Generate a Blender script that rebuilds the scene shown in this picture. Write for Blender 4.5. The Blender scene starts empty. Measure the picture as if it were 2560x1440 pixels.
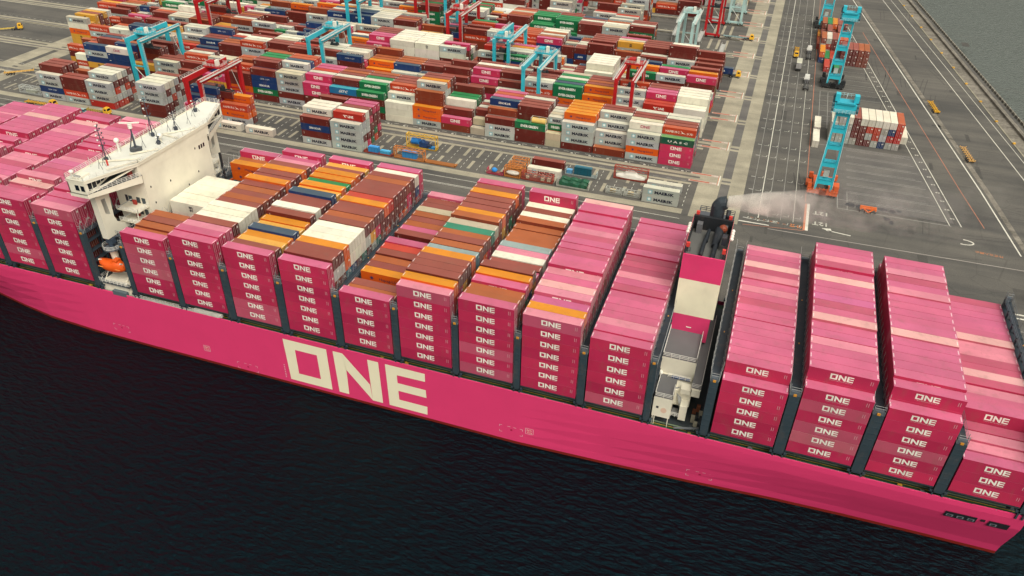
import bpy, math, random
import numpy as np
from mathutils import Vector, Matrix
SC = bpy.context.scene
COL = SC.collection
R = math.radians
random.seed(7)
# ------------------------------------------------------------------ camera, world, sun
Z0 = 18.0          # height of the container seats on the ship above the water
cam = bpy.data.cameras.new('camera'); camo = bpy.data.objects.new('camera', cam); COL.objects.link(camo)
yaw, pit, rol, FPX = -0.319, -0.6092, 0.0219, 1957.8
fw = Vector((math.sin(yaw)*math.cos(pit), math.cos(yaw)*math.cos(pit), math.sin(pit)))
rt0 = Vector((math.cos(yaw), -math.sin(yaw), 0)); up0 = rt0.cross(fw)
rt = math.cos(rol)*rt0 + math.sin(rol)*up0; up = -math.sin(rol)*rt0 + math.cos(rol)*up0
CAM = Vector((137.84, -120.87, 113.83+Z0))
camo.matrix_world = Matrix(((rt.x, up.x, -fw.x, CAM.x), (rt.y, up.y, -fw.y, CAM.y), (rt.z, up.z, -fw.z, CAM.z), (0, 0, 0, 1)))
cam.sensor_width = 36.0; cam.lens = FPX/2560*36.0; cam.clip_end = 5000; cam.clip_start = 1
SC.camera = camo
SC.view_settings.view_transform = 'Standard'; SC.view_settings.look = 'None'
SC.view_settings.exposure = 0.72; SC.view_settings.gamma = 1.0
w = bpy.data.worlds.new('World'); SC.world = w; w.use_nodes = True
nt = w.node_tree; nt.nodes.clear()
sky = nt.nodes.new('ShaderNodeTexSky'); sky.sky_type = 'NISHITA'; sky.sun_disc = False
SUN_EL, SUN_AZ = R(54), R(135)
sky.sun_elevation = SUN_EL; sky.sun_rotation = SUN_AZ; sky.air_density = 2.0; sky.dust_density = 6.0
hs = nt.nodes.new('ShaderNodeHueSaturation'); hs.inputs['Saturation'].default_value = 0.12
mx = nt.nodes.new('ShaderNodeMix'); mx.data_type = 'RGBA'; mx.blend_type = 'MULTIPLY'; mx.inputs[0].default_value = 1.0
mx.inputs[7].default_value = (1.0, 0.965, 0.87, 1)
bg = nt.nodes.new('ShaderNodeBackground'); bg.inputs['Strength'].default_value = 0.098
out = nt.nodes.new('ShaderNodeOutputWorld')
nt.links.new(sky.outputs[0], hs.inputs['Color']); nt.links.new(hs.outputs[0], mx.inputs[6])
nt.links.new(mx.outputs[2], bg.inputs['Color']); nt.links.new(bg.outputs[0], out.inputs[0])
sl = bpy.data.lights.new('sun', 'SUN'); sl.energy = 0.9; sl.angle = R(45); sl.color = (1.0, 0.95, 0.84)
so = bpy.data.objects.new('sun', sl); COL.objects.link(so)
so.rotation_euler = (R(90)-SUN_EL, 0, R(180)-SUN_AZ); so.location = (0, 0, 300)
try:
    SC.cycles.max_bounces = 5; SC.cycles.diffuse_bounces = 3; SC.cycles.volume_bounces = 4
    SC.cycles.volume_step_rate = 4.0
except Exception: pass

# ------------------------------------------------------------------ materials
def newmat(name):
    m = bpy.data.materials.new(name); m.use_nodes = True
    n = m.node_tree; b = n.nodes['Principled BSDF']
    return m, n, b
def N(n, t, **kw):
    x = n.nodes.new(t)
    for k, v in kw.items():
        if k.startswith('_'): setattr(x, k[1:], v)
        else: x.inputs[k].default_value = v
    return x
def mat_paint(name, rough=0.5, dirt=0.35, spec=0.4, grime=(0.16, 0.11, 0.08), ribs=0.0, var=1.0):
    m, n, b = newmat(name)
    at = N(n, 'ShaderNodeAttribute', _attribute_name='Col')
    geo = N(n, 'ShaderNodeNewGeometry')
    mp = N(n, 'ShaderNodeMapping'); mp.inputs['Scale'].default_value = (0.55, 0.55, 0.22)
    n.links.new(geo.outputs['Position'], mp.inputs['Vector'])
    n1 = N(n, 'ShaderNodeTexNoise', Scale=1.0, Detail=6.0, Roughness=0.65)
    n.links.new(mp.outputs[0], n1.inputs['Vector'])
    rp = N(n, 'ShaderNodeMapRange'); rp.inputs[1].default_value = 0.52; rp.inputs[2].default_value = 0.8; rp.inputs[4].default_value = dirt
    n.links.new(n1.outputs['Fac'], rp.inputs[0])
    n2 = N(n, 'ShaderNodeTexNoise', Scale=0.16, Detail=3.0)
    n.links.new(geo.outputs['Position'], n2.inputs['Vector'])
    r2 = N(n, 'ShaderNodeMapRange'); r2.inputs[1].default_value = 0.3; r2.inputs[2].default_value = 0.7; r2.inputs[3].default_value = 1-.1*var; r2.inputs[4].default_value = 1+.08*var
    n.links.new(n2.outputs['Fac'], r2.inputs[0])
    mul = N(n, 'ShaderNodeVectorMath', _operation='SCALE')
    n.links.new(at.outputs['Color'], mul.inputs[0]); n.links.new(r2.outputs[0], mul.inputs['Scale'])
    n3 = N(n, 'ShaderNodeTexNoise', Scale=1.7, Detail=6.0, Roughness=0.7); n.links.new(geo.outputs['Position'], n3.inputs['Vector'])
    r3 = N(n, 'ShaderNodeMapRange'); r3.inputs[1].default_value = 0.60; r3.inputs[2].default_value = 0.78; r3.inputs[4].default_value = dirt*1.1; n.links.new(n3.outputs['Fac'], r3.inputs[0])
    mxx = N(n, 'ShaderNodeMath', _operation='MAXIMUM'); n.links.new(rp.outputs[0], mxx.inputs[0]); n.links.new(r3.outputs[0], mxx.inputs[1])
    mix = N(n, 'ShaderNodeMix', _data_type='RGBA'); mix.inputs[7].default_value = (*grime, 1)
    n.links.new(mxx.outputs[0], mix.inputs[0]); n.links.new(mul.outputs[0], mix.inputs[6])
    n.links.new(mix.outputs[2], b.inputs['Base Color'])
    b.inputs['Roughness'].default_value = rough; b.inputs['Specular IOR Level'].default_value = spec
    if ribs:
        wv = N(n, 'ShaderNodeTexWave', Scale=1.1, _bands_direction='X', _wave_profile='TRI'); wv.inputs['Distortion'].default_value = 0
        n.links.new(geo.outputs['Position'], wv.inputs['Vector'])
        bp = N(n, 'ShaderNodeBump', Strength=ribs, Distance=0.03)
        n.links.new(wv.outputs['Fac'], bp.inputs['Height']); n.links.new(bp.outputs[0], b.inputs['Normal'])
    return m
M = {}
M['steel'] = mat_paint('corrugated_steel_paint', 0.55, 0.36, 0.25, ribs=0.35)
M['paint'] = mat_paint('ship_paint', 0.45, 0.10, 0.3)
M['hull'] = mat_paint('hull_paint', 0.48, 0.05, 0.22, grime=(0.3, 0.05, 0.08), var=0.25)
M['gear'] = mat_paint('machinery_paint', 0.5, 0.35, 0.3)
M['mark'] = mat_paint('road_marking_paint', 0.8, 0.55, 0.1, grime=(0.1, 0.095, 0.09))
def mat_flat(name, c, rough=0.6, spec=0.3, metal=0):
    m, n, b = newmat(name); b.inputs['Base Color'].default_value = (*c, 1); b.inputs['Roughness'].default_value = rough
    b.inputs['Specular IOR Level'].default_value = spec; b.inputs['Metallic'].default_value = metal
    return m
M['glass'] = mat_flat('dark_window_glass', (0.008, 0.012, 0.02), 0.12, 0.5)
def mat_ground(name, c1, c2, scale, rough=0.85, cracks=0.0, seams=0.0):
    m, n, b = newmat(name)
    geo = N(n, 'ShaderNodeNewGeometry')
    a = N(n, 'ShaderNodeTexNoise', Scale=scale, Detail=8.0, Roughness=0.62); n.links.new(geo.outputs['Position'], a.inputs['Vector'])
    mp = N(n, 'ShaderNodeMapping'); mp.inputs['Scale'].default_value = (0.012, 0.2, 0.2); n.links.new(geo.outputs['Position'], mp.inputs['Vector'])
    s = N(n, 'ShaderNodeTexNoise', Scale=1.0, Detail=5.0); n.links.new(mp.outputs[0], s.inputs['Vector'])
    ad = N(n, 'ShaderNodeMath', _operation='ADD'); n.links.new(a.outputs['Fac'], ad.inputs[0]); n.links.new(s.outputs['Fac'], ad.inputs[1])
    rg = N(n, 'ShaderNodeMapRange'); rg.inputs[1].default_value = 0.75; rg.inputs[2].default_value = 1.25; n.links.new(ad.outputs[0], rg.inputs[0])
    mix = N(n, 'ShaderNodeMix', _data_type='RGBA'); mix.inputs[6].default_value = (*c1, 1); mix.inputs[7].default_value = (*c2, 1)
    n.links.new(rg.outputs[0], mix.inputs[0]); last = mix.outputs[2]
    f = N(n, 'ShaderNodeTexNoise', Scale=2.5, Detail=4.0); n.links.new(geo.outputs['Position'], f.inputs['Vector'])
    fr = N(n, 'ShaderNodeMapRange'); fr.inputs[1].default_value = 0.3; fr.inputs[2].default_value = 0.7; fr.inputs[3].default_value = 0.86; fr.inputs[4].default_value = 1.12
    n.links.new(f.outputs['Fac'], fr.inputs[0])
    ml = N(n, 'ShaderNodeVectorMath', _operation='SCALE'); n.links.new(last, ml.inputs[0]); n.links.new(fr.outputs[0], ml.inputs['Scale']); last = ml.outputs[0]
    if cracks:
        v = N(n, 'ShaderNodeTexVoronoi', Scale=0.07, _feature='DISTANCE_TO_EDGE'); n.links.new(geo.outputs['Position'], v.inputs['Vector'])
        vr = N(n, 'ShaderNodeMapRange'); vr.inputs[1].default_value = 0.0; vr.inputs[2].default_value = 0.012; vr.inputs[3].default_value = 1-cracks; vr.inputs[4].default_value = 1.0
        n.links.new(v.outputs['Distance'], vr.inputs[0])
        m2 = N(n, 'ShaderNodeVectorMath', _operation='SCALE'); n.links.new(last, m2.inputs[0]); n.links.new(vr.outputs[0], m2.inputs['Scale']); last = m2.outputs[0]
    n.links.new(last, b.inputs['Base Color']); b.inputs['Roughness'].default_value = rough; b.inputs['Specular IOR Level'].default_value = 0.25
    return m
M['asphalt'] = mat_ground('asphalt', (0.070, 0.068, 0.064), (0.130, 0.121, 0.106), 0.035, cracks=0.2)
M['concrete'] = mat_ground('concrete', (0.24, 0.22, 0.168), (0.38, 0.345, 0.258), 0.16)
M['asphalt_dark'] = mat_ground('worn_asphalt', (0.10, 0.095, 0.092), (0.155, 0.145, 0.132), 0.10)
M['rough_stone'] = mat_ground('stone_armour', (0.10, 0.09, 0.075), (0.26, 0.235, 0.195), 0.8)
def mat_water():
    m, n, b = newmat('sea_water')
    geo = N(n, 'ShaderNodeNewGeometry')
    b.inputs['Base Color'].default_value = (0.0012, 0.003, 0.004, 1); b.inputs['Roughness'].default_value = 0.04
    b.inputs['IOR'].default_value = 1.30; b.inputs['Specular IOR Level'].default_value = .38; b.inputs['Specular Tint'].default_value = (.24, .62, .82, 1)
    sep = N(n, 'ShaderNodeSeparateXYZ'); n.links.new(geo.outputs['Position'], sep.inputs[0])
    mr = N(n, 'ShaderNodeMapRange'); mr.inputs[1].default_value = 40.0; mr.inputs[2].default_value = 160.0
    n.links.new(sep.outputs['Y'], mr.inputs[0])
    mix = N(n, 'ShaderNodeMix', _data_type='RGBA'); mix.inputs[6].default_value = (0.0006, 0.0034, 0.0052, 1); mix.inputs[7].default_value = (0.125, 0.140, 0.128, 1)  # paler far base colour stands in for sky reflected at a grazing angle
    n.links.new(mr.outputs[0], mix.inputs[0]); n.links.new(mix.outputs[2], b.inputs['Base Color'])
    a = N(n, 'ShaderNodeTexNoise', Scale=0.34, Detail=7.0, Roughness=0.55); mp = N(n, 'ShaderNodeMapping'); mp.inputs['Scale'].default_value = (1, 2.3, 1); mp.inputs['Rotation'].default_value = (0, 0, 0.5)
    n.links.new(geo.outputs['Position'], mp.inputs['Vector']); n.links.new(mp.outputs[0], a.inputs['Vector'])
    bp = N(n, 'ShaderNodeBump', Strength=1.0, Distance=1.2); n.links.new(a.outputs['Fac'], bp.inputs['Height']); n.links.new(bp.outputs[0], b.inputs['Normal'])
    return m
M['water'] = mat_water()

# ------------------------------------------------------------------ mesh builder
class MB:
    def __init__(s): s.v = []; s.f = []; s.c = []; s.m = []
    def face(s, pts, col, m=0):
        i = len(s.v); s.v.extend(tuple(p) for p in pts); s.f.append(tuple(range(i, i+len(pts)))); s.c.append(col); s.m.append(m)
    def box(s, x0, y0, z0, x1, y1, z1, col, m=0, top=None):
        if x1 < x0: x0, x1 = x1, x0
        if y1 < y0: y0, y1 = y1, y0
        if z1 < z0: z0, z1 = z1, z0
        i = len(s.v)
        s.v += [(x0, y0, z0), (x1, y0, z0), (x1, y1, z0), (x0, y1, z0), (x0, y0, z1), (x1, y0, z1), (x1, y1, z1), (x0, y1, z1)]
        s.f += [(i, i+3, i+2, i+1), (i+4, i+5, i+6, i+7), (i, i+1, i+5, i+4), (i+1, i+2, i+6, i+5), (i+2, i+3, i+7, i+6), (i+3, i, i+4, i+7)]
        s.c += [col, top or col, col, col, col, col]; s.m += [m]*6
    def bar(s, p, q, w, h=None, col=(1, 1, 1), m=0, upv=(0, 0, 1)):
        p = Vector(p); q = Vector(q); d = q-p
        if d.length < 1e-6: return
        h = h or w; d.normalize(); u = Vector(upv)
        if abs(d.dot(u)) > 0.95: u = Vector((0, 1, 0))
        a = d.cross(u).normalized()*w/2; b = a.cross(d).normalized()*h/2
        i = len(s.v)
        for o in (p, q):
            for e in (-a-b, a-b, a+b, -a+b): s.v.append(tuple(o+e))
        s.f += [(i, i+3, i+2, i+1), (i+4, i+5, i+6, i+7), (i, i+1, i+5, i+4), (i+1, i+2, i+6, i+5), (i+2, i+3, i+7, i+6), (i+3, i, i+4, i+7)]
        s.c += [col]*6; s.m += [m]*6
    def cyl(s, p, q, r, col, n=12, r2=None, m=0):
        p = Vector(p); q = Vector(q); d = (q-p).normalized(); r2 = r if r2 is None else r2
        u = Vector((0, 0, 1)) if abs(d.z) < 0.9 else Vector((1, 0, 0))
        a = d.cross(u).normalized(); b = a.cross(d)
        i = len(s.v)
        for o, rr in ((p, r), (q, r2)):
            for k in range(n):
                t = 2*math.pi*k/n; s.v.append(tuple(o+a*rr*math.cos(t)+b*rr*math.sin(t)))
        for k in range(n):
            k2 = (k+1) % n; s.f.append((i+k, i+n+k, i+n+k2, i+k2)); s.c.append(col); s.m.append(m)
        s.f.append(tuple(i+k for k in range(n))); s.f.append(tuple(i+n+k for k in range(n-1, -1, -1))); s.c += [col]*2; s.m += [m]*2
    def ball(s, c, r, col, m=0, seg=8):
        i = len(s.v); rr = (r, r, r) if not isinstance(r, tuple) else r
        nl = seg//2
        for a in range(nl+1):
            th = math.pi*a/nl
            for k in range(seg):
                ph = 2*math.pi*k/seg
                s.v.append((c[0]+rr[0]*math.sin(th)*math.cos(ph), c[1]+rr[1]*math.sin(th)*math.sin(ph), c[2]+rr[2]*math.cos(th)))
        for a in range(nl):
            for k in range(seg):
                k2 = (k+1) % seg; s.f.append((i+a*seg+k, i+(a+1)*seg+k, i+(a+1)*seg+k2, i+a*seg+k2)); s.c.append(col); s.m.append(m)
    def prism(s, pts, h, col, m=0, top=None):     # pts: outline (x,y,z0) counter-clockwise, height h
        n = len(pts); b = [tuple(p) for p in pts]; t = [(p[0], p[1], p[2]+h) for p in pts]
        s.face(t, top or col, m); s.face(b[::-1], col, m)
        for k in range(n):
            k2 = (k+1) % n; s.face((b[k], b[k2], t[k2], t[k]), col, m)
    def rail(s, pts, h=1.1, col=(0.8, 0.8, 0.75), post=1.6, t=0.05, n=3, m=0):
        for a, b in zip(pts[:-1], pts[1:]):
            A = Vector(a); B = Vector(b); L = (B-A).length
            if L < 0.05: continue
            for j in range(1, n+1):
                z = Vector((0, 0, h*j/n)); s.bar(A+z, B+z, t, t, col, m)
            k = max(1, int(L/post))
            for j in range(k+1):
                p = A.lerp(B, j/k); s.bar(p, p+Vector((0, 0, h)), t*1.2, t*1.2, col, m)
    def build(s, name, mats='gear', parent=None, loc=None, **props):
        me = bpy.data.meshes.new(name)
        if not s.v: s.v = [(0, 0, 0)]
        V = s.v
        if loc is not None: V = [(a-loc[0], b-loc[1], c-loc[2]) for a, b, c in V]
        me.from_pydata(V, [], s.f)
        if isinstance(mats, str): mats = [mats]
        for k in mats: me.materials.append(M[k])
        if len(mats) > 1: me.polygons.foreach_set('material_index', s.m)
        at = me.attributes.new('Col', 'FLOAT_COLOR', 'FACE')
        if s.f:
            arr = np.ones((len(s.f), 4), dtype=np.float32); arr[:, :3] = [c[:3] for c in s.c]
            at.data.foreach_set('color', arr.ravel())
        me.update()
        o = bpy.data.objects.new(name, me); COL.objects.link(o)
        if loc is not None: o.location = loc
        if parent is not None: o.parent = parent
        for k, v in props.items(): o[k] = v
        return o
def thing(name, label, cat, loc=(0, 0, 0), group=None):
    o = bpy.data.objects.new(name, None); COL.objects.link(o); o.location = loc; o.empty_display_size = 0.5
    o['label'] = label; o['category'] = cat
    if group: o['group'] = group
    return o
def tag(o, label, cat, group=None):
    o['label'] = label; o['category'] = cat
    if group: o['group'] = group
    return o
def copy_tree(o, parent=None):
    c = o.copy(); COL.objects.link(c)
    if parent is not None: c.parent = parent
    for ch in o.children: copy_tree(ch, c)
    return c
def jit(c, a=0.06, rnd=random):
    k = 1+rnd.uniform(-a, a); return tuple(min(0.95, max(0.002, x*k*(1+rnd.uniform(-a, a)*0.4))) for x in c)
ORD = ['zeroth', 'first', 'second', 'third', 'fourth', 'fifth', 'sixth', 'seventh', 'eighth', 'ninth', 'tenth', 'eleventh', 'twelfth', 'thirteenth', 'fourteenth', 'fifteenth', 'sixteenth', 'seventeenth', 'eighteenth', 'nineteenth', 'twentieth']

# ------------------------------------------------------------------ lettering (flat shapes, unit: metres; origin at lower left)
def fc_text(txt, height, bold=0.0, xs=1.0, shear=0.0, space=1.0):
    cu = bpy.data.curves.new('lettering', 'FONT'); cu.body = txt; cu.size = 1.0; cu.resolution_u = 1
    cu.offset = bold; cu.shear = shear; cu.space_character = space; cu.fill_mode = 'FRONT'
    ob = bpy.data.objects.new('lettering', cu)
    me = bpy.data.meshes.new_from_object(ob)
    v = np.array([x.co[:2] for x in me.vertices]) if len(me.vertices) else np.zeros((1, 2))
    f = [tuple(p.vertices) for p in me.polygons]
    bpy.data.objects.remove(ob); bpy.data.curves.remove(cu); bpy.data.meshes.remove(me)
    v = v-v.min(0); s = height/max(v[:, 1].max(), 1e-3); v = v*s; v[:, 0] *= xs
    return v, f
def fit_text(txt, width, height, bold=0.0, **k):
    v, f = fc_text(txt, height, bold, **k); v[:, 0] *= width/v[:, 0].max(); return v, f
_O = [[(0, 1), (.316, 1), (.24, .79), (.08, .79)], [(.316, 1), (.32, 0), (.243, .2), (.24, .79)], [(.32, 0), (.01, 0), (.08, .2), (.243, .2)], [(.01, 0), (0, 1), (.08, .79), (.08, .2)]]
_N = [[(.362, 1), (.43, 1), (.445, .62), (.372, 0)], [(.372, 0), (.445, .62), (.443, 0)], [(.43, 1), (.605, .39), (.614, 0), (.443, .62)], [(.605, 1), (.68, 1), (.687, 0), (.614, 0)], ]
_E = [[(.727, 1), (.995, 1), (.995, .81), (.803, .8), (.806, .2), (.733, 0)], [(.804, .61), (.995, .61), (.998, .42), (.805, .42)], [(.733, 0), (.806, .2), (1, .2), (.998, 0)]]
def one_logo(w_, h_):
    v = []; f = []
    for poly in _O+_N+_E:
        i = len(v); v += [(a*w_, b*h_) for a, b in poly]; f.append(tuple(range(i, i+len(poly)))[::-1])
    return np.array(v), f
def star(r):
    v = [(0, 0)]; f = []
    for k in range(14):
        rr = r if k % 2 == 0 else r*0.42
        v.append((rr*math.sin(k*math.pi/7), rr*math.cos(k*math.pi/7)))
    for k in range(14): f.append((0, 1+(k+1) % 14, 1+k))
    return np.array(v), f
WHITE = (0.78, 0.76, 0.68); INK = (0.01, 0.013, 0.03)
LOGO = {}
def logo(key):
    if key in LOGO: return LOGO[key]
    L = []
    def put(vf, x, z, c): L.append((vf[0]+np.array([x, z]), vf[1], c))
    if key == 'ONE':
        put(one_logo(4.1, 1.25), 3.95, 0.98, WHITE); put(fit_text('OCEAN NETWORK EXPRESS', 4.0, 0.2), 4.0, 0.62, (0.6, 0.4, 0.42))
        for a in (11.0, 11.35): put((np.array([(0, 0), (.09, 0), (.09, .9), (0, .9)]), [(0, 1, 2, 3)]), a, 1.3, (0.55, 0.3, 0.33))
    elif key == 'ONEW':
        put(one_logo(3.6, 1.1), 4.2, 0.9, (0.35, 0.03, 0.09))
    elif key == 'MAERSK':
        put((np.array([(0, 0), (1.5, 0), (1.5, 1.5), (0, 1.5)]), [(0, 1, 2, 3)]), 1.75, 0.62, (0.22, 0.42, 0.46)); s = star(0.68); L.append((s[0]+np.array([2.5, 1.37]), s[1], (0.75, 0.78, 0.75), .012))
        put(fit_text('MAERSK', 6.6, 1.2, 0.05), 4.0, 0.74, INK)
    elif key == 'EVERGREEN': put(fit_text('EVERGREEN', 7.0, 1.1, 0.035), 2.4, 0.85, WHITE)
    elif key == 'HAPAG':
        put(fit_text('Hapag-Lloyd', 5.6, 0.95, 0.01), 4.6, 0.75, (0.012, 0.02, 0.07)); s = star(0.62); L.append((s[0]+np.array([2.7, 1.35]), s[1], (0.012, 0.03, 0.12), .003))
    elif key == 'SUD':
        put(fit_text('HAMBURG', 5.0, 0.95, 0.0), 1.2, 0.85, WHITE); put(fit_text('SÜD', 2.4, 1.0), 8.9, 0.75, WHITE)
        put((np.array([(0, .1), (.9, .55), (.2, 1.5), (1.15, .75), (2.2, .3), (1.15, .45)]), [(0, 5, 1), (1, 3, 2), (1, 5, 4, 3)]), 6.4, 0.6, WHITE)
    elif key == 'KLINE': put(fit_text('"K" LINE', 4.2, 1.05, 0.03), 4.2, 0.85, WHITE)
    elif key == 'MSC': put(fit_text('m', 1.1, 0.75, 0.05), 5.6, 1.35, INK); put(fit_text('sc', 1.1, 0.65, 0.05), 5.6, 0.6, INK)
    elif key == 'SITC': put(fit_text('SITC', 4.2, 1.15, 0.03, shear=0.3), 4.2, 0.8, WHITE)
    elif key == 'UASC': put(fit_text('U A S C', 7.2, 0.9, 0.02), 2.8, 0.9, WHITE)
    elif key == 'CMA': put(fit_text('CMA CGM', 4.5, 0.6), 4.2, 1.2, (.6, .6, .6))
    elif key == 'SINOKOR': put(fit_text('SINOKOR', 5.0, 0.95, 0.02), 3.6, 0.85, WHITE)
    elif key == 'ID':
        put((np.array([(0, 0), (.16, 0), (.16, 1.1), (0, 1.1)]), [(0, 1, 2, 3)]), 0.9, 1.1, (0.5, 0.45, 0.4))
        put((np.array([(0, 0), (.12, 0), (.12, .3), (0, .3)]), [(0, 1, 2, 3)]), 11.4, 1.6, (0.5, 0.4, 0.36))
        put((np.array([(0, 0), (.12, 0), (.12, .3), (0, .3)]), [(0, 1, 2, 3)]), 11.4, 0.6, (0.5, 0.4, 0.36))
    elif key == 'ID2': put((np.array([(0, 0), (.9, 0), (.9, .3), (0, .3)]), [(0, 1, 2, 3)]), 0.7, 1.9, (0.6, 0.55, 0.5))
    LOGO[key] = L; return L

# side colour, top colour, logos to choose from
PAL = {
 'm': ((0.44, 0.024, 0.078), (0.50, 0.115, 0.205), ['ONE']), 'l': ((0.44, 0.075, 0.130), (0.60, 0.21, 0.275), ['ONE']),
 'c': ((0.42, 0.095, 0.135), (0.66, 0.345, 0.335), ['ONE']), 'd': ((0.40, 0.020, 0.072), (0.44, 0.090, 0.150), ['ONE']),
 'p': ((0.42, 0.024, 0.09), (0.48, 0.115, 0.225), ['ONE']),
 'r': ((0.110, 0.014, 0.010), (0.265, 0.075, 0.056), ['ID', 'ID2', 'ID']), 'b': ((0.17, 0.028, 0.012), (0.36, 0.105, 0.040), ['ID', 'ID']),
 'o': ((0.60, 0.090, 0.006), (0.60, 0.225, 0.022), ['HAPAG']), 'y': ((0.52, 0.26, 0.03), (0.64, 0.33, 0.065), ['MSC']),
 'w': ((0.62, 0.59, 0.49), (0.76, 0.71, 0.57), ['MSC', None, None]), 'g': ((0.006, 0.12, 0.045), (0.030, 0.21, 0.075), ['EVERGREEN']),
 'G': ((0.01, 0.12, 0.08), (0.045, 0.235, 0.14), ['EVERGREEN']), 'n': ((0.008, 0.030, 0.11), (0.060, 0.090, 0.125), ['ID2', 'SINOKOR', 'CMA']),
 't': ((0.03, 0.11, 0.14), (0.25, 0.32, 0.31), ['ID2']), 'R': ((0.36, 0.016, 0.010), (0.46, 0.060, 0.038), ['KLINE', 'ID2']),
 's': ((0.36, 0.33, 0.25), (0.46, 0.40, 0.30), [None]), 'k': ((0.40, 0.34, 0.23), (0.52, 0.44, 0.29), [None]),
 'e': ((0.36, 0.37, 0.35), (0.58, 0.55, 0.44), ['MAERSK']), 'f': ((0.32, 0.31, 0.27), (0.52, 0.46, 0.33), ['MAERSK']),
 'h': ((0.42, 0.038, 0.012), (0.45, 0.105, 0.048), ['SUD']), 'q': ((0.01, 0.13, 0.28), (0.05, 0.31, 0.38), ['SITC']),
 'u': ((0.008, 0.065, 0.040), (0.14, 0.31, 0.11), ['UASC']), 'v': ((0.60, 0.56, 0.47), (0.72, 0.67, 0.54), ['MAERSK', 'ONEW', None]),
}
NAMES = {'m': 'magenta', 'l': 'pale pink', 'c': 'faded cream pink', 'd': 'deep magenta', 'p': 'violet pink', 'r': 'maroon', 'b': 'rust brown', 'o': 'orange', 'y': 'yellow', 'w': 'white', 'g': 'green', 'G': 'sea green', 'n': 'navy blue', 't': 'pale teal', 'R': 'red', 's': 'dirty beige', 'k': 'tan', 'e': 'light grey', 'f': 'beige grey', 'h': 'orange red', 'q': 'sky blue', 'u': 'dark green', 'v': 'white'}
def cont(mb, x, y, z, h, code, L=12.19, logo_key='auto', W=2.44, door=True, rnd=random, front=True, ends=True, body=None):
    """one container with its long side along x; y is the side that faces the water"""
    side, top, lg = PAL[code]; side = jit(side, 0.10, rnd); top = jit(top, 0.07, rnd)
    if body: side = body
    h = h-0.03; x1 = x+L; y1 = y+W; z1 = z+h
    i = len(mb.v)
    mb.v += [(x, y, z), (x1, y, z), (x1, y1, z), (x, y1, z), (x, y, z1), (x1, y, z1), (x1, y1, z1), (x, y1, z1)]
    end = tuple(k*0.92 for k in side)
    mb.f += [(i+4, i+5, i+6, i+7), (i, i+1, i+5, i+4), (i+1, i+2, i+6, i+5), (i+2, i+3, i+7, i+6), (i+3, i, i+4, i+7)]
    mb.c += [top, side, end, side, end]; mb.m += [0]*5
    if ends:       # pale corner plates on the roof
        cc = tuple(min(0.95, k*0.6+0.38) for k in top)
        for xx in (x+0.10, x1-0.32):
            mb.face([(xx, y+0.55, z1+.01), (xx+0.2, y+0.55, z1+.01), (xx+0.2, y+1.75, z1+.01), (xx, y+1.75, z1+.01)], cc)
    if door:
        xx = x1+0.01; lt = tuple(min(.9, k*0.5+0.25) for k in side); dk = tuple(k*0.25 for k in side)
        mb.face([(xx, y+1.2, z+.1), (xx, y+1.25, z+.1), (xx, y+1.25, z1-.1), (xx, y+1.2, z1-.1)], dk)
        for yy in (0.33, 0.85, 1.55, 2.07):
            mb.face([(xx, y+yy, z+.12), (xx, y+yy+.10, z+.12), (xx, y+yy+.10, z1-.12), (xx, y+yy, z1-.12)], lt)
        mb.face([(xx+.005, y+1.5, z1-1.1), (xx+.005, y+2.1, z1-1.1), (xx+.005, y+2.1, z1-.65), (xx+.005, y+1.5, z1-.65)], (0.55, 0.52, 0.47))
    k = (rnd.choice(lg) if logo_key == 'auto' else logo_key)
    if front and k and k != 'none':
        s = L/12.19
        for it in logo(k):
            v, f, c = it[:3]; dy = 0.012+(it[3] if len(it) > 3 else 0)
            i = len(mb.v); mb.v += [(x+a*s, y-dy, z+b*h/2.8) for a, b in v]
            mb.f += [tuple(i+q for q in ff) for ff in f]; mb.c += [c]*len(f); mb.m += [0]*len(f)
def area_px(pts):
    q = []
    for p in pts:
        d = Vector(p)-CAM; zz = d.dot(fw); q.append((d.dot(rt)/zz*FPX+1280, -d.dot(up)/zz*FPX+720))
    cx = sum(a for a, b in q)/len(q); cy = sum(b for a, b in q)/len(q)
    if not (0 < cx < 2560 and 0 < cy < 1440): return 0.0
    s = 0
    for (a, b), (c, d) in zip(q, q[1:]+q[:1]): s += a*d-c*b
    return abs(s)/2
REC = []    # every container: dict(x,y,z,h,code,L,logo,score,label)
# ------------------------------------------------------------------ ground and water
QZ = 4.0
def flat(name, polys, mat, z, kind='structure', **props):
    mb = MB()
    for p in polys: mb.face([(a, b, z) for a, b in p], (1, 1, 1))
    o = mb.build(name, mat); o['kind'] = kind
    for k, v in props.items(): o[k] = v
    return o
def EX(y): return 241.7-(y-236)*0.142          # sea edge of the land on the east side
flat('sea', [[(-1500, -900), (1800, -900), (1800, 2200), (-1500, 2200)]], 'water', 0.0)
mb = MB(); o_ = [(-900, 53.5, -3), (EX(53.5), 53.5, -3), (EX(1500), 1500, -3), (-900, 1500, -3)]; mb.prism(o_, QZ+3, (1, 1, 1)); q = mb.build('ground', 'asphalt'); q['kind'] = 'structure'
YB = [117.5, 148.5, 178.0, 205.5, 234.5, 263.5, 292.5, 319.5, 346.5, 373.5, 400.5, 428, 456, 484]
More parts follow.
